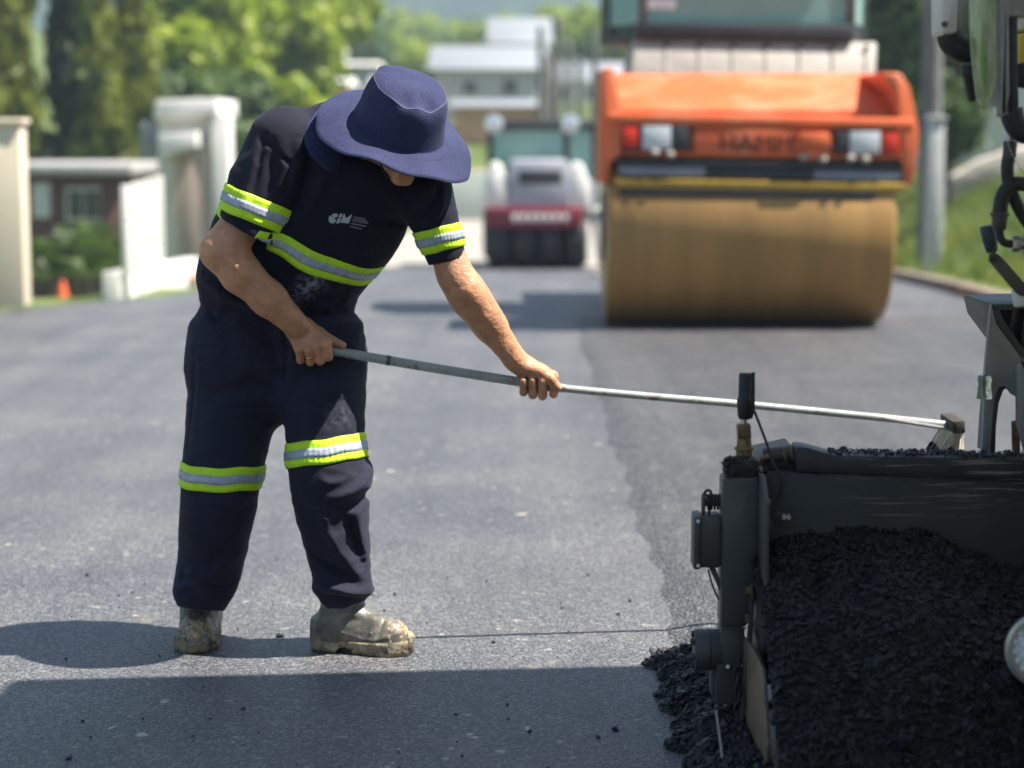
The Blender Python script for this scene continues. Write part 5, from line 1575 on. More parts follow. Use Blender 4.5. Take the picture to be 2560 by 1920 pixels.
MB().prism([Vector((x, y, zc0 - .12)) for x, y in cabpts], (0, 0, .10), .01).build('cab_floor', M_DK, roller)
MB().box(( (xL + xR) / 2, YCB + 1.0, zc0 + .15), (.5, .45, .14), None, .04).box(((xL + xR) / 2, YCB + 1.25, zc0 + .5), (.48, .14, .6), None, .05).build('driver_seat', M_DK, roller)
MB().tube(ring_ellipse(Vector(((xL + xR) / 2, YCB + .45, zc0 + .22)), Vector((1, 0, 0)), Vector((0, .7, .7)), .2, .2, 24), .018, 8, closed=True).build('steering_wheel', M_DK, roller)
RP([(1396, -2), (1460, -2), (1458, 20), (1396, 19)], YCB - .015, .008, 'window_sticker', mat('white_sticker', (.8, .8, .8), .6), .001)
# rear half
MB().box2((xa + .2, YR + 1.45, .45), (xb - .1, YR + 2.9, 1.05), .04).build('chassis', M_ORG, roller)
MB().box2((xa + .24, YR + 3.1, .75), (xb + .2, YR + 5.0, 1.35), .06).build('rear_hood', M_ORG, roller)
MB().box2((xa + .3, YR + .9, .78), (xb - .3, YR + 1.5, 1.25), .04).build('front_bulkhead', M_ORG, roller)

# ================================================================== PNEUMATIC ROLLER far down the road
M_MAR = mat('maroon_paint', (0.17, 0.018, 0.028), 0.5, var=.1)
M_WHT = mat('white_paint', (0.74, 0.72, 0.66), 0.5, var=.05)
M_HOOD = mat('grey_hood', (0.36, 0.36, 0.40), 0.5, var=.08)
YN = 32.0
pneu = thing('pneumatic_roller', (P(1160, 580, YN).x, YN + 1, zroad(YN)), 'white and maroon pneumatic-tyred roller with two round roof lights', 'road roller')
def NP(poly, Y, d, name, m, bevel=.02, parent=None):
    return MB().prism([P(u, v, Y) for u, v in poly], (0, d, 0), bevel).build(name, m, parent or pneu)
zt_ = zroad(YN) + .005
for k in range(4):
    u = 1075 + k * 57
    xw = P(u, 540, YN).x
    t_ = MB().lathe(Vector((xw - .16, YN + .42, zt_ + .42)), (1, 0, 0), [(.22, 0), (.36, .01), (.41, .05), (.42, .09), (.42, .23), (.41, .27), (.36, .31), (.22, .32)], 32).build('tyre', M_RUB, pneu)
    MB().cyl((xw - .165, YN + .42, zt_ + .42), (xw + .165, YN + .42, zt_ + .42), .2, n=20).build('rim', M_GTUBE, t_)
for k in range(4):
    u = 1060 + k * 60
    xw = P(u, 540, YN).x
    MB().lathe(Vector((xw - .16, YN + 3.4, zt_ + .37)), (1, 0, 0), [(.22, 0), (.36, .01), (.41, .05), (.42, .09), (.42, .23), (.41, .27), (.36, .31), (.22, .32)], 28).build('tyre', M_RUB, pneu)
MB().box2((P(1052, 540, YN).x, YN + .5, zt_ + .06), (P(1272, 540, YN).x, YN + 3.2, zt_ + .5), .02).build('gap_dark_box', M_DK, pneu)  # dark box added to black out the bright road between the tyres
mb_ = NP([(1046, 448), (1262, 448), (1258, 494), (1050, 494)], YN - .1, 3.9, 'frame_beam', M_MAR, .04)
for k in range(7):
    u = 1106 + k * 18
    NP([(u, 462), (u + 12, 462), (u + 12, 478), (u, 478)], YN - .115, .02, 'letter_bar', M_WHT, .003, mb_)
NP([(1102, 345), (1228, 345), (1234, 450), (1096, 450)], YN, 1.5, 'hood', M_HOOD, .06)
NP([(1120, 368), (1214, 368), (1214, 398), (1120, 398)], YN - .02, .04, 'grille', M_DK, .01)
for s_ in (0, 1):
    o_ = 178 * s_
    NP([(1058 + o_, 352), (1080 + o_, 350), (1096 + o_, 400), (1100 + o_, 455), (1044 + o_, 455), (1046 + o_, 390)], YN + .02, .8, 'fender', M_WHT, .06)
zc0n, zc1n = P(1160, 352, YN + 1.2).z, P(1160, 282, YN + 1.2).z
cx0, cx1 = P(1052, 300, YN + 1.2).x, P(1288, 300, YN + 1.2).x
for x in (cx0, cx1 - .5, cx1 - .07):
    for y in (YN + 1.2, YN + 2.6):
        MB().box2((x, y, zc0n - .9), (x + .09, y + .09, zc1n), .015).build('cab_pillar', M_DK, pneu)
MB().box2((cx0 - .05, YN + 1.1, zc1n), (cx1 + .05, YN + 2.8, zc1n + .16), .04).build('cab_roof', M_DK, pneu)
MB().box2((cx0 + .09, YN + 1.22, zc0n - .2), (cx1 - .5, YN + 1.24, zc1n)).build('pane', M_GLS, pneu)
MB().box2((cx1 - .41, YN + 1.225, zc0n - .9), (cx1 - .07, YN + 1.245, zc1n)).build('pane', M_GLS, pneu)
MB().box2((cx0 + .05, YN + 1.0, zc0n - .75), (cx1 - .05, YN + 3.6, zc0n - .25), .04).build('engine_deck', M_HOOD, pneu)
for u in (1066, 1232):
    c_ = P(u, 268, YN + 1.05)
    l_ = MB().lathe(c_ + Vector((0, .10, 0)), (0, -1, 0), [(.05, 0), (.12, .04), (.14, .1), (.12, .115)], 20).build('roof_light', M_LENS, pneu)
    MB().lathe(c_ + Vector((0, -.008, 0)), (0, -1, 0), [(.125, 0), (.12, .01), (.02, .03)], 20).build('lens', mat('polished_reflector', (.9, .9, .9), .12, metal=.9, var=.02), l_)
    MB().box2((c_.x - .02, c_.y + .06, zc1n + .14), (c_.x + .02, c_.y + .1, c_.z)).build('light_stem', M_DK, l_)
# pale board leaning by the roller
ba, bb = P(1284, 455, 25.5), P(1302, 598, 25.3)
bd = thing('leaning_board', (bb.x, bb.y, zroad(25.3)), 'narrow cream board leaning upright on the road beside the orange roller', 'board')
MB().prism([ba + Vector((-.07, 0, 0)), ba + Vector((.05, 0, .06)), bb + Vector((.05, 0, 0)), bb + Vector((-.03, 0, 0))], (0, .05, 0), .01).build('plank', M_CREAM, bd)
MB().box2((bb.x - .12, 25.2, zroad(25.3) - .01), (bb.x + .14, 25.6, zroad(25.3) + .06), .01).build('foot_block', M_CREAM, bd)
MB().sphere(P(1296, 452, 25.45), .06, 12, (1.2, 1, .6)).build('cap', M_WHT, bd)

# ================================================================== VEGETATION
def leaf_material(name, c1, c2, transl=.35, nscale=1.3):
    m = bpy.data.materials.new(name); m.use_nodes = True
    t = m.node_tree; t.nodes.clear(); L = t.links.new
    out = t.nodes.new('ShaderNodeOutputMaterial'); mx = t.nodes.new('ShaderNodeMixShader')
    d = t.nodes.new('ShaderNodeBsdfPrincipled'); tr = t.nodes.new('ShaderNodeBsdfTranslucent')
    tc = t.nodes.new('ShaderNodeTexCoord'); n = t.nodes.new('ShaderNodeTexNoise'); n.inputs['Scale'].default_value = nscale; n.inputs['Detail'].default_value = 5
    L(tc.outputs['Object'], n.inputs['Vector'])
    r = t.nodes.new('ShaderNodeValToRGB'); r.color_ramp.elements[0].position = .35; r.color_ramp.elements[1].position = .66
    r.color_ramp.elements[0].color = (*c1, 1); r.color_ramp.elements[1].color = (*c2, 1)
    L(n.outputs['Fac'], r.inputs[0]); L(r.outputs[0], d.inputs['Base Color']); L(r.outputs[0], tr.inputs['Color'])
    d.inputs['Roughness'].default_value = .45
    mx.inputs[0].default_value = transl
    L(d.outputs[0], mx.inputs[1]); L(tr.outputs[0], mx.inputs[2]); L(mx.outputs[0], out.inputs[0])
    MATS[name] = m
    return m
M_L1 = leaf_material('bright_leaves', (0.17, 0.25, 0.015), (0.40, 0.47, 0.03), .5)
M_L2 = leaf_material('conifer_sprays', (0.065, 0.095, 0.014), (0.25, 0.28, 0.03), .45, 1.6)
M_L2D = leaf_material('dark_conifer_sprays', (0.018, 0.030, 0.008), (0.055, 0.075, 0.014), .3, 1.6)
M_L3 = leaf_material('dark_leaves', (0.045, 0.085, 0.014), (0.11, 0.17, 0.024), .4)
M_GRS = leaf_material('grass_blades', (0.10, 0.16, 0.018), (0.24, 0.27, 0.05), .4, .6)
M_BARK = mat('bark', (0.10, 0.08, 0.06), .9, var=.35, scale=8, bump=.02, bscale=20)
def quad_mesh(name, V, material, parent=None):
    n = len(V) // 4
    me = bpy.data.meshes.new(name)
    me.vertices.add(n * 4); me.vertices.foreach_set('co', V.reshape(-1).astype(np.float32))
    me.loops.add(n * 4); me.loops.foreach_set('vertex_index', np.arange(n * 4, dtype=np.int32))
    me.polygons.add(n); me.polygons.foreach_set('loop_start', np.arange(0, n * 4, 4, dtype=np.int32)); me.polygons.foreach_set('loop_total', np.full(n, 4, np.int32))
    me.update(); me.validate()
    return link(name, me, material, parent)
def leaves(blobs, count, size, seed, up=0.0, elong=1.6):
    rg = np.random.default_rng(seed)
    vol = np.array([b[1][0] * b[1][1] * b[1][2] for b in blobs]) ** .7; vol /= vol.sum()
    which = rg.choice(len(blobs), count, p=vol)
    C = np.array([b[0] for b in blobs])[which]; R = np.array([b[1] for b in blobs])[which]
    d = rg.standard_normal((count, 3)); d /= np.linalg.norm(d, axis=1)[:, None]
    rad = rg.uniform(.35, 1.0, count) ** .45
    clump = 1 + .28 * fbm(d * 2.6 + which[:, None] * 3.1, 2)
    p = C + d * R * (rad * clump)[:, None]
    nrm = d + rg.standard_normal((count, 3)) * .7 + np.array([.2, 0, .5]); nrm /= np.linalg.norm(nrm, axis=1)[:, None]
    a = np.cross(nrm, rg.standard_normal((count, 3))); 
    if up: a = a * (1 - up) + np.array([0, 0, 1.0]) * up
    a /= np.linalg.norm(a, axis=1)[:, None] + 1e-9
    b = np.cross(nrm, a); b /= np.linalg.norm(b, axis=1)[:, None] + 1e-9
    s = size * np.exp(rg.normal(0, .3, count))[:, None]
    V = np.stack([p - a * s * elong * .5, p + b * s * .5, p + a * s * elong * .5, p - b * s * .5], 1)
    return V.reshape(-1, 3)
def tree(name, base, blobs, count, size, material, label, cat='tree', group=None, seed=1, trunk_r=.12, up=0.0, elong=1.6, limbs=True):
    base = Vector(base)
    t = thing(name, base, label, cat, group)
    top = max((Vector(b[0]) for b in blobs), key=lambda q: q.z)
    ctr = sum((Vector(b[0]) for b in blobs), Vector()) / len(blobs)
    rnd = random.Random(seed)
    mb = MB()
    pts = [base + Vector((0, 0, -.1)), base.lerp(Vector((ctr.x, ctr.y, base.z * .5 + ctr.z * .5)), .6), ctr, ctr.lerp(top, .7)]
    sp_ = [Vector(q) for q in spline(pts, 5)]
    mb.tube(sp_, [trunk_r * (1.15 - .95 * i / (len(sp_) - 1)) for i in range(len(sp_))], 8)
    if limbs:
        for b in blobs:
            q = Vector(b[0]); s0 = sp_[rnd.randint(len(sp_) // 3, len(sp_) - 3)]
            m_ = s0.lerp(q, .5) + Vector((0, 0, -.08))
            l_ = [Vector(x) for x in spline([s0, m_, q], 4)]
            mb.tube(l_, [trunk_r * .45 * (1 - .7 * i / (len(l_) - 1)) for i in range(len(l_))], 6)
    mb.build('trunk', M_BARK, t)
    quad_mesh('crown', leaves(blobs, count, size, seed, up, elong), material, t)
    return t
def zg(x, Y): return zground(x, Y)
# conifers beyond the brown house
for i, (u, Y, r, h, s_) in enumerate(((-52, 45, .62, 6.8, 1), (42, 47, .60, 7.4, 2), (150, 45.5, .60, 7.8, 3), (214, 43.5, .46, 7.2, 4), (288, 44, .44, 6.4, 5))):
    x = P(u, 200, Y).x; z = zg(x, Y)
    blobs = []
    rr = random.Random(s_)
    for k in range(13):
        f = k / 12
        w_ = r * (.45 + 1.1 * math.sin(math.pi * (.18 + .72 * f))) * .72
        a = rr.uniform(0, 6.28)
        blobs.append(((x + math.cos(a) * w_ * .35, Y + math.sin(a) * w_ * .35, z + .4 + f * (h - .7)), (w_ * .85, w_ * .85, h * .10)))
    lab = ['tall narrow conifer rising beyond the cream pillar', 'bushy pale-green conifer between the cream pillar and the darkest conifer', 'darkest and tallest conifer standing behind the brown house', 'broad olive conifer behind the end of the brown house', 'slim conifer between the brown house and the bright leafy trees'][i]
    tree('conifer', (x, Y, z), blobs, 8500, .12, M_L2D if i == 2 else M_L2, lab, 'tree', 'conifers behind the brown house', 40 + i, .13, up=.65, elong=2.6, limbs=False)
# leafy trees on the left, farther back
specs = [((330, 150, 58), 2.0, M_L1, 'bright green leafy tree next to the slim conifer', 12), ((440, 60, 62), 2.3, M_L1, 'tall leafy tree filling the gap above the white gatehouse', 13), ((455, 235, 56), 1.55, M_L3, 'dark green leafy tree right behind the white gatehouse', 14),
         ((575, 90, 66), 2.3, M_L1, 'spreading yellow-green tree left of the round water tank', 15), ((600, 255, 58), 1.5, M_L1, 'low bright tree crown just above the shoulder of the person', 16), ((690, 20, 78), 2.0, M_L1, 'leafy tree growing above and behind the round water tank', 17),
         ((520, 330, 54), 1.3, M_L3, 'low dark tree between the gatehouse and the person', 18)]
for (u, v, Y), r, m, lab, sd in specs:
    c_ = P(u, v, Y); z = zg(c_.x, Y)
    rr = random.Random(sd); blobs = [((c_.x, Y, c_.z), (r * .7, r * .7, r * .6))]
    for k in range(9):
        a = rr.uniform(0, 6.28); e = rr.uniform(-.5, .8)
        blobs.append(((c_.x + math.cos(a) * r * .75 * math.cos(e), Y + math.sin(a) * r * .7 * math.cos(e), c_.z + math.sin(e) * r * .75), tuple(r * rr.uniform(.28, .48) for _ in range(3))))
    tree('leafy_tree', (c_.x + .2, Y, z), blobs, 7500, .19, m, lab, 'tree', 'leafy trees left of the road', sd, .14)
# right-hand trees on the bank
for (u, v, Y), r, m, lab, sd in (((1930, 60, 40), 1.5, M_L3, 'leafy tree showing between the roller cab and the utility pole', 21), ((2052, 90, 38), 1.1, M_L3, 'dark leafy tree right behind the utility pole on the bank', 22), ((2062, 270, 33), .62, M_L3, 'round dark shrub on the bank beside the utility pole', 23), ((1960, 230, 44), 1.0, M_L1, 'pale green shrub behind the right arm of the roller', 24)):
    c_ = P(u, v, Y); z = zg(c_.x, Y)
    rr = random.Random(sd); blobs = [((c_.x, Y, c_.z), (r * .65, r * .65, r * .7))]
    for k in range(8):
        a = rr.uniform(0, 6.28); e = rr.uniform(-.9, .9)
        blobs.append(((c_.x + math.cos(a) * r * .6 * math.cos(e), Y + math.sin(a) * r * .6 * math.cos(e), c_.z + math.sin(e) * r * .9), tuple(r * rr.uniform(.25, .45) for _ in range(3))))
    tree('leafy_tree' if r > 1 else 'shrub', (c_.x, Y, z), blobs, 4500, .13, m, lab, 'tree' if r > 1 else 'shrub', None, sd, .1 if r > 1 else .04)
# trees on the far slope
for i, (u, v, Y, r) in enumerate(((800, 118, 130, 2.6), (862, 128, 140, 2.4), (905, 135, 120, 1.8), (770, 95, 170, 3.2), (845, 75, 210, 3.5), (930, 92, 220, 3.6), (1010, 95, 230, 3.4), (1052, 82, 160, 2.2), (1100, 105, 200, 2.6), (1230, 130, 110, 1.7), (1290, 90, 120, 2.2), (1205, 60, 150, 2.6), (1905, 30, 70, 2.0))):
    c_ = P(u, v, Y); z = zg(c_.x, Y)
    rr = random.Random(60 + i); blobs = [((c_.x, Y, c_.z), (r * .7, r * .7, r * .6))]
    for k in range(7):
        a = rr.uniform(0, 6.28); e = rr.uniform(-.5, .8)
        blobs.append(((c_.x + math.cos(a) * r * .7, Y + math.sin(a) * r * .7, c_.z + math.sin(e) * r * .6), tuple(r * rr.uniform(.3, .5) for _ in range(3))))
    tree('leafy_tree', (c_.x, Y, min(z, c_.z - r)), blobs, 2600, .09 * r, M_L1 if i % 3 else M_L3, 'leafy tree dotting the far green slope beneath the mountain', 'tree', 'trees on the far slope', 60 + i, .15)
# cycads and shrubs before the brown house
def cycad(u, v, Y, n, Ln, seed, lab):
    c_ = P(u, v, Y); z = zg(c_.x, Y)
    t = thing('garden_plant', (c_.x, Y, z), lab, 'plant', 'plants in front of the brown house')
    MB().cyl((c_.x, Y, z - .05), (c_.x, Y, c_.z), .09, .07, n=10).build('stem', M_BARK, t)
    rg_ = np.random.default_rng(seed); vs_ = []
    for k in range(n):
        a = rg_.uniform(0, 6.283); e = rg_.uniform(.15, 1.3)
        d = np.array([math.cos(a) * math.cos(e), math.sin(a) * math.cos(e), math.sin(e)])
        side = np.cross(d, [0, 0, 1.0]); side /= np.linalg.norm(side)
        for j in range(12):
            f0 = j / 12
            p0 = np.array(c_) + d * Ln * f0 + np.array([0, 0, -.55 * Ln * f0 * f0])
            for sg in (-1, 1):
                tip = p0 + side * sg * .16 * math.sin(math.pi * (f0 * .85 + .12)) + d * .07
                w_ = d * .022
                vs_ += [p0 - w_, p0 + w_, tip + w_ * .3, tip - w_ * .3]
    quad_mesh('fronds', np.array(vs_), M_L3, t)
for i, a in enumerate(((90, 560, 36, 26, .9), (150, 545, 36.5, 26, .95), (205, 540, 36, 28, 1.0), (250, 565, 35.5, 22, .75), (120, 600, 34.5, 22, .7), (190, 595, 34.5, 22, .75))):
    cycad(*a, 80 + i, 'dark green plant with arching feathery fronds in front of the brown house')
# grass on the bank and along the verge
rg = np.random.default_rng(90)
n = 26000
Yg_ = rg.uniform(9, 46, n) ; s_ = rg.uniform(.12, 1, n) ** 1.2 * 5.5
xg_ = np.array([edge(RIGHT_EDGE, y) for y in Yg_]) + s_
zz = np.array([zground(x, y) for x, y in zip(xg_, Yg_)])
b = np.stack([xg_, Yg_, zz - .02], 1)
an = rg.uniform(0, 6.283, n); h_ = rg.uniform(.08, .26, n); wd = rg.uniform(.008, .02, n)
sd_ = np.stack([np.cos(an), np.sin(an), np.zeros(n)], 1) * wd[:, None]
lean = np.stack([rg.normal(0, .06, n), rg.normal(0, .06, n), h_], 1)
V = np.stack([b - sd_, b + sd_, b + lean + sd_ * .2, b + lean - sd_ * .2], 1).reshape(-1, 3)
tag(quad_mesh('bank_grass', V, M_GRS), 'sunlit yellow-green grass covering the roadside bank', 'grass', kind='stuff')

# ================================================================== ROADSIDE BUILDINGS AND FURNITURE
M_STUC = mat('white_stucco', (0.70, 0.67, 0.63), .85, var=.06, scale=3, bump=.002, bscale=60)
M_BEIG = mat('pinkish_beige_stucco', (0.56, 0.46, 0.39), .85, var=.06, scale=3)
M_CRM = mat('cream_stucco', (0.66, 0.57, 0.42), .85, var=.06, scale=2, bump=.002, bscale=60)
M_BRN = mat('brown_brick_paint', (0.125, 0.062, 0.045), .8, var=.2, scale=5, bump=.004, bscale=30)
M_ROOFG = mat('grey_metal_roof', (0.26, 0.275, 0.29), .6, metal=.1, var=.08)
M_WIN = mat('dark_window', (0.03, 0.04, 0.045), .1, var=.2, spec=.8)
M_PEACH = mat('peach_wall', (0.62, 0.36, 0.22), .85, var=.08)
M_CONC = mat('grey_concrete', (0.36, 0.35, 0.33), .85, var=.15, scale=4, bump=.003, bscale=40)
def TP(par, poly, Y, d, name, m, bevel=.01):
    return MB().prism([P(u, v, Y) for u, v in poly], (0, d, 0), bevel).build(name, m, par)
# cream boundary wall end
xe = P(46, 400, 17).x
cw = thing('boundary_wall', (xe - .6, 17.1, zroad(17) - .05), 'cream stucco boundary wall ending at the edge of the road', 'wall')
TP(cw, [(-160, 268), (42, 268), (54, 662), (-160, 680)], 17.0, .24, 'wall_panel', M_CRM, .01)
TP(cw, [(-160, 256), (48, 256), (48, 268), (-160, 268)], 16.97, .30, 'coping', M_CRM, .01)
# brown house
bh = thing('brown_house', (P(160, 600, 38).x, 39, zg(P(160, 600, 38).x, 38)), 'low brown house with grey roof edge and dark windows beyond the cycads', 'house')
zb = P(160, 640, 38).z - .4
def TPz(par, u0, u1, v0, zlo, Y, d, name, m, bevel=.01):
    a, b_ = P(u0, v0, Y), P(u1, v0, Y)
    return MB().box2((a.x, Y, zlo), (b_.x, Y + d, a.z), bevel).build(name, m, par)
TPz(bh, -120, 268, 376, zb, 38, 4.0, 'wall', M_BRN)
TPz(bh, -130, 284, 354, P(0, 378, 37.7).z, 37.7, 4.6, 'roof_slab', M_CONC, .03)
for (a, b_, c_, d_, nm, m) in ((70, 108, 395, 470, 'window', M_STUC), (142, 216, 405, 478, 'window', M_STUC)):
    w_ = TP(bh, [(a, c_), (b_, c_), (b_, d_), (a, d_)], 37.97, .06, nm, m, .008)
    for k in range(2):
        aa = a + 5 + (b_ - a - 5) * k / 2; bb_ = a + (b_ - a) * (k + 1) / 2 - 1
        TP(w_, [(aa, c_ + 6), (bb_, c_ + 6), (bb_, d_ - 6), (aa, d_ - 6)], 37.955, .02, 'pane', M_LENS if (a < 100 or k == 0 and False) else M_WIN, 0)
# white gatehouse
YG = 28.0
gz = zroad(28) - .25
gh = thing('gatehouse', (P(400, 560, YG).x, YG + .5, gz), 'white stucco gatehouse with flat slab roof and beige doorway at the roadside', 'gatehouse')
TPz(gh, 338, 452, 252, gz, YG + .3, 1.6, 'wall', M_STUC)
TP(gh, [(336, 216), (468, 212), (470, 250), (330, 256)], YG + .05, 2.1, 'roof_slab', M_STUC, .02)
TPz(gh, 376, 452, 335, gz, YG + .18, .10, 'door_surround', M_BEIG)
dr = TPz(gh, 388, 432, 345, gz, YG + .14, .05, 'door', mat('taupe_door', (.40, .31, .26), .6, var=.1))
TP(gh, [(342, 290), (424, 284), (424, 318), (342, 340)], YG - .25, .5, 'door_canopy', M_STUC, .01)
TPz(gh, 455, 494, 248, gz, YG + .1, .45, 'pillar', M_STUC)
TP(gh, [(304, 262), (340, 262), (340, 345), (298, 345)], YG + .28, .3, 'side_screen', M_ROOFG, .01)
TP(gh, [(330, 380), (352, 380), (352, 462), (330, 462)], YG - .1, .05, 'orange_panel', mat('orange_panel', (.70, .34, .06), .6, var=.1), .005)
# white mesh fence and ramp wall along the lot edge
lf = thing('mesh_fence', (P(300, 600, 20.5).x, 20.6, zroad(20.5) - .2), 'white metal mesh fence on a low sloping wall beside the road', 'fence')
p0, p1 = P(268, 400, 19.6), P(345, 380, 23.5)
z0b, z1b = zroad(19.6) - .12, zroad(23.5) - .12
for i in range(4):
    f = i / 3; q = p0.lerp(p1, f); zb_2 = z0b + (z1b - z0b) * f
    MB().box2((q.x - .03, q.y - .03, zb_2), (q.x + .03, q.y + .03, q.z), .006).build('post', M_WHT, lf)
for k in range(9):
    f = k / 8
    a = Vector((p0.x, p0.y, z0b + .35 + (p0.z - z0b - .37) * f)); b_ = Vector((p1.x, p1.y, z1b + .35 + (p1.z - z1b - .37) * f))
    MB().tube([a, b_], .013, 6).build('rail', M_WHT, lf)
for k in range(26):
    f = k / 25; q = p0.lerp(p1, f); zb_2 = z0b + (z1b - z0b) * f
    MB().tube([Vector((q.x, q.y, zb_2 + .3)), Vector((q.x, q.y, q.z - .01))], .010, 5).build('wire', M_WHT, lf)
MB().prism([Vector((p0.x - .05, p0.y - .05, z0b - .2)), Vector((P(430, 598, 26.5).x, 26.5, zroad(26.5) - .2)), Vector((P(430, 560, 26.5).x, 26.5, P(430, 556, 26.5).z)), Vector((p0.x - .05, p0.y - .05, z0b + .33))], (-.16, 0, 0), .01).build('ramp_wall', M_STUC, lf)
rp = thing('brick_pad', (P(415, 606, 26).x, 26, zroad(26)), 'small salmon-coloured paving pad at the foot of the ramp wall', 'paving')
MB().box2((P(395, 606, 26).x, 25.3, zroad(25.5) - .05), (P(440, 606, 26).x, 26.3, P(410, 596, 25.3).z), .01).build('pad', mat('salmon_brick', (.55, .24, .15), .8), rp)
# traffic cone
cn = P(135, 606, 30.0); czb = cn.z - .72
cone = thing('traffic_cone', (cn.x, 30, czb), 'orange traffic cone with white band by the garden plants', 'traffic cone')
M_CONE = mat('cone_orange', (.75, .13, .02), .5, var=.05)
MB().lathe((cn.x, 30, czb), (0, 0, 1), [(.17, .03), (.125, .20), (.115, .24)], 20).build('cone_foot', M_CONE, cone)
MB().lathe((cn.x, 30, czb), (0, 0, 1), [(.115, .24), (.085, .46)], 20).build('white_band', M_WHT, cone)
MB().lathe((cn.x, 30, czb), (0, 0, 1), [(.085, .46), (.03, .70), (.02, .72)], 20).build('cone_tip', M_CONE, cone)
MB().box2((cn.x - .2, 29.8, czb - .01), (cn.x + .2, 30.2, czb + .035), .01).build('cone_base', M_CONE, cone)
# utility pole and short post on the bank
ux = P(2008, 400, 26).x; uz = zg(ux, 26)
up_ = thing('utility_pole', (ux, 26, uz), 'tall grey concrete utility pole on the grassy bank behind the roller', 'pole')
MB().lathe((ux, 26, uz - .3), (0, 0, 1), [(.135, 0), (.13, 1.5), (.10, 8.0), (.09, 9.0)], 20).build('shaft', mat('weathered_concrete', (.16, .155, .145), .9, var=.2, scale=4), up_)
MB().box2((ux - .9, 25.92, uz + 8.2), (ux + .9, 26.02, uz + 8.32), .01).build('crossarm', mat('weathered_timber', (.16, .12, .09), .9), up_)
for k in (-.7, 0.0, .7):
    MB().lathe((ux + k, 25.97, uz + 8.32), (0, 0, 1), [(.02, 0), (.05, .03), (.03, .07), (.05, .1), (.02, .15)], 12).build('insulator', M_WHT, up_)
sx = P(2022, 400, 24.6).x
sp_ = thing('short_post', (sx, 24.6, zg(sx, 24.6)), 'short pale concrete post standing before the utility pole', 'post')
MB().prism([Vector((sx - .10, 24.6, zg(sx, 24.6) - .1)), Vector((sx + .10, 24.6, zg(sx, 24.6) - .1)), Vector((sx + .085, 24.6, P(0, 262, 24.6).z)), Vector((sx - .085, 24.6, P(0, 262, 24.6).z))], (0, .17, 0), .02).build('shaft', mat('pale_concrete', (.50, .49, .47), .85, var=.1), sp_)
MB().box2((sx - .11, 24.58, P(0, 262, 24.6).z), (sx + .11, 24.79, P(0, 250, 24.6).z), .02).build('cap', M_CONC, sp_)
# kerb on the right
vs_, fs_ = [], []
kys = [-10, 0] + [4 + i for i in range(40)]
for y in kys:
    x = edge(RIGHT_EDGE, y); z = zroad(y)
    for dx, dz in ((-.01, -.05), (-.005, .095), (.13, .10), (.14, -.05)):
        vs_.append((x + dx, y, z + dz))
for j in range(len(kys) - 1):
    for i in range(3):
        a = j * 4 + i; fs_.append((a, a + 1, a + 5, a + 4))
tag(link('kerb', mesh_from('kerb', vs_, fs_), mat('earthy_concrete', (.20, .155, .12), .9, var=.3, scale=3, bump=.006, bscale=30)), kind='structure')
# house and rubble bank on the right
rh = thing('grey_house', (P(2200, 300, 46).x, 47, zg(P(2200, 300, 46).x, 46)), 'pale grey house with sloping side wall up on the right-hand bank', 'house')
zz_ = zg(P(2200, 300, 46).x, 46) - .3
MB().box2((P(2092, 300, 46).x, 46, zz_), (P(2092, 300, 46).x + 7, 52, 5.2), .02).build('wall', mat('pale_grey_wall', (.50, .50, .50), .85, var=.06), rh)
MB().prism([Vector((P(2092, 300, 46).x - .4, 45.5, 5.2)), Vector((P(2092, 300, 46).x + 7.4, 45.5, 5.2)), Vector((P(2092, 300, 46).x + 3.5, 45.5, 7.0))], (0, 7, 0), .02).build('roof', mat('clay_tile_roof', (.36, .15, .08), .8, var=.2), rh)
w_ = MB().box2((P(2140, 250, 46).x, 45.95, 2.6), (P(2190, 250, 46).x, 46.02, 4.0), .01).build('window', M_STUC, rh)
MB().box2((P(2144, 250, 46).x, 45.94, 2.68), (P(2186, 250, 46).x, 45.96, 3.92)).build('pane', M_WIN, w_)
rw = thing('rubble_wall', (P(2110, 370, 34).x, 34.2, zg(P(2110, 370, 34).x, 34)), 'sloping pale stone wall climbing the bank below the grey house', 'wall')
TP(rw, [(2045, 410), (2060, 380), (2120, 345), (2260, 300), (2260, 430), (2050, 430)], 34, .4, 'stonework', mat('pale_rubble', (.50, .44, .38), .9, var=.25, scale=3, bump=.03, bscale=6), .03)
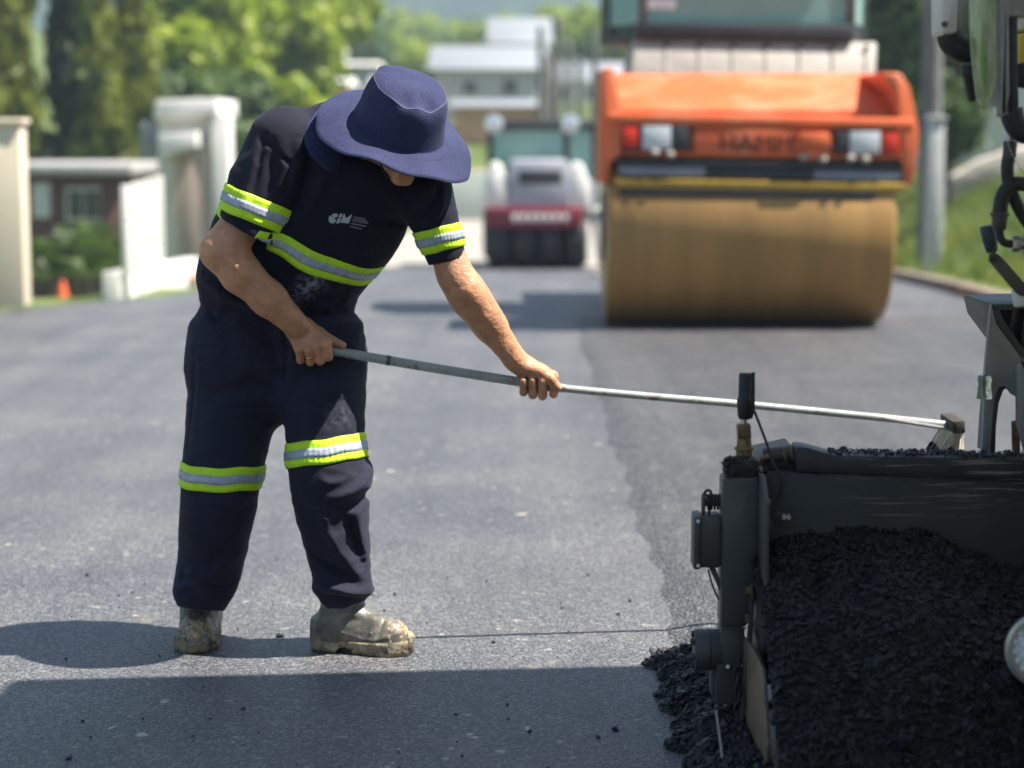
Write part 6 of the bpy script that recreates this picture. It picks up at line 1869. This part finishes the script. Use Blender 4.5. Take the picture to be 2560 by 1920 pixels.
# retaining wall closing the road, houses on the far slope
rt = thing('retaining_wall', (0, 61.9, zroad(61)), 'pale grey-green retaining wall across the far end of the road', 'wall')
MB().box2((-9, 61.7, -1.35), (12, 62.15, P(1000, 375, 61.9).z), .02).build('wall_panel', mat('pale_green_render', (.47, .52, .47), .85, var=.08, scale=.5), rt)
MB().box2((-9.05, 61.65, P(1000, 375, 61.9).z), (12.05, 62.2, P(1000, 370, 61.9).z), .02).build('coping', M_STUC, rt)
def house(u0, u1, vtop, Y, depth, wallm, roofm, lab, roof_h, wins, name='house', low=None):
    a, b_ = P(u0, vtop, Y), P(u1, vtop, Y)
    zl_ = zg((a.x + b_.x) / 2, Y) - .6
    h = thing(name, ((a.x + b_.x) / 2, Y + depth / 2, zl_ + .6), lab, 'house')
    MB().box2((a.x, Y, zl_), (b_.x, Y + depth, a.z), .02).build('wall', wallm, h)
    rf = MB().prism([Vector((a.x - .25, Y - .3, a.z)), Vector((a.x - .25, Y + depth + .3, a.z)), Vector((a.x - .25, Y + depth / 2, a.z + roof_h))], (b_.x - a.x + .5, 0, 0), .01).build('roof', roofm, h)
    for (uu0, uu1, v0, v1) in wins:
        w = TP(h, [(uu0, v0), (uu1, v0), (uu1, v1), (uu0, v1)], Y - .03, .06, 'window', M_STUC, .01)
        um = (uu0 + uu1) / 2
        for k in range(2):
            l_, r_ = (uu0 + 1.2, um - .5) if k == 0 else (um + .5, uu1 - 1.2)
            TP(w, [(l_, v0 + 1.2), (r_, v0 + 1.2), (r_, v1 - 1.2), (l_, v1 - 1.2)], Y - .045, .02, 'pane', M_WIN, 0)
    return h
house(938, 1172, 150, 76, 7, mat('pale_pinkish_wall', (.50, .48, .46), .85, var=.08), M_ROOFG, 'pale house with broad grey metal roof behind the hat of the person', .95, [(1000, 1030, 175, 205), (1085, 1118, 172, 204)])
house(1064, 1180, 95, 88, 6, mat('pale_blue_grey_wall', (.42, .44, .47), .85, var=.05), M_ROOFG, 'taller blue-grey house standing behind the metal-roofed pale house', 1.2, [(1085, 1105, 105, 122), (1130, 1152, 105, 122)])
house(985, 1175, 230, 69, 4, M_PEACH, M_ROOFG, 'low peach-walled outbuilding in front of the metal-roofed house', .25, [])
house(1165, 1345, 175, 92, 7, M_STUC, M_ROOFG, 'pale house showing between the thin poles and the roller', .9, [(1200, 1225, 190, 214), (1265, 1292, 190, 214)])
house(652, 800, 140, 82, 6, mat('light_grey_wall', (.44, .45, .47), .85, var=.06), M_STUC, 'light grey house carrying the round water tank', .2, [(735, 765, 150, 178), (760, 790, 200, 225)])
house(696, 742, 185, 72, 4, M_PEACH, M_STUC, 'small peach house half hidden behind the hat', .3, [])
# round water tank
tk = P(690, 128, 80)
wt = thing('water_tank', (tk.x, 80, tk.z), 'round cream water tank with domed lid on top of the grey house', 'water tank')
MB().lathe((tk.x, 82.6, tk.z - .3), (0, 0, 1), [(.62, 0), (.78, .15), (.84, .55), (.82, .62)], 28).build('tank_body', mat('pale_blue_tank', (.50, .57, .60), .5, var=.04), wt)
MB().lathe((tk.x, 82.6, tk.z + .32), (0, 0, 1), [(.88, 0), (.88, .06), (.76, .26), (.5, .42), (.15, .5), (.02, .51)], 28).build('tank_lid', mat('cream_tank_lid', (.72, .66, .50), .5, var=.04), wt)
# thin poles beyond the pneumatic roller
for i, (u, vt) in enumerate(((1168, 60), (1186, 120), (1204, 40), (1228, 95), (1252, 130), (1284, 70))):
    Y = 66 + i * .7
    a = P(u, vt, Y); z = zg(a.x, Y)
    t = thing('thin_pole', (a.x, Y, z), 'thin weathered grey pole standing in a row in front of the pale house', 'pole', 'thin poles in a row')
    MB().tube([Vector((a.x, Y, z - .2)), Vector((a.x + .02, Y, (z + a.z) / 2)), Vector((a.x, Y, a.z))], [.13, .12, .10], 10).build('shaft', mat('weathered_pole', (.13, .125, .11), .9, var=.2), t)
    MB().lathe((a.x, Y, a.z), (0, 0, 1), [(.06, 0), (.06, .05), (.02, .1)], 10).build('cap', M_CONC, t)
# wooded mountain far behind
nx_, ny_ = 150, 60
X = np.linspace(-420, 420, nx_); Yv = np.linspace(400, 900, ny_)
XX, YY = np.meshgrid(X, Yv)
f = np.clip((YY - 400) / 330, 0, 1)
p = np.stack([XX / 90, YY / 90, np.zeros_like(XX)], -1)
Z = 9 + (105 + 18 * fbm(p, 3)) * (f * f * (3 - 2 * f)) + 5.0 * fbm(p * 7, 3) * f - np.clip(YY - 780, 0, None) * .1
V = np.stack([XX, YY, Z], -1).reshape(-1, 3)
idx = np.arange(nx_ * ny_).reshape(ny_, nx_)
q = np.stack([idx[:-1, :-1], idx[:-1, 1:], idx[1:, 1:], idx[1:, :-1]], -1).reshape(-1, 4)
tag(link('mountain', mesh_from('mountain', V, q, True), mat('forested_slope', (.020, .042, .016), .95, var=.5, scale=.06, bump=2.0, bscale=.25)), kind='structure')

# ================================================================== HAZE
hz_ = MB().box2((-700, -60, -4.5), (700, 960, 175)).build('haze', None, None, smooth=False)
hm = bpy.data.materials.new('pale_haze'); hm.use_nodes = True
ht_ = hm.node_tree; ht_.nodes.clear()
pv = ht_.nodes.new('ShaderNodeVolumePrincipled'); ho = ht_.nodes.new('ShaderNodeOutputMaterial')
pv.inputs['Color'].default_value = (.62, .80, 1.0, 1); pv.inputs['Density'].default_value = 0.0010; pv.inputs['Anisotropy'].default_value = 0.2
ht_.links.new(pv.outputs[0], ho.inputs['Volume'])
hz_.data.materials.append(hm)
tag(hz_, 'pale blue haze thickening towards the mountain', 'haze', kind='stuff')
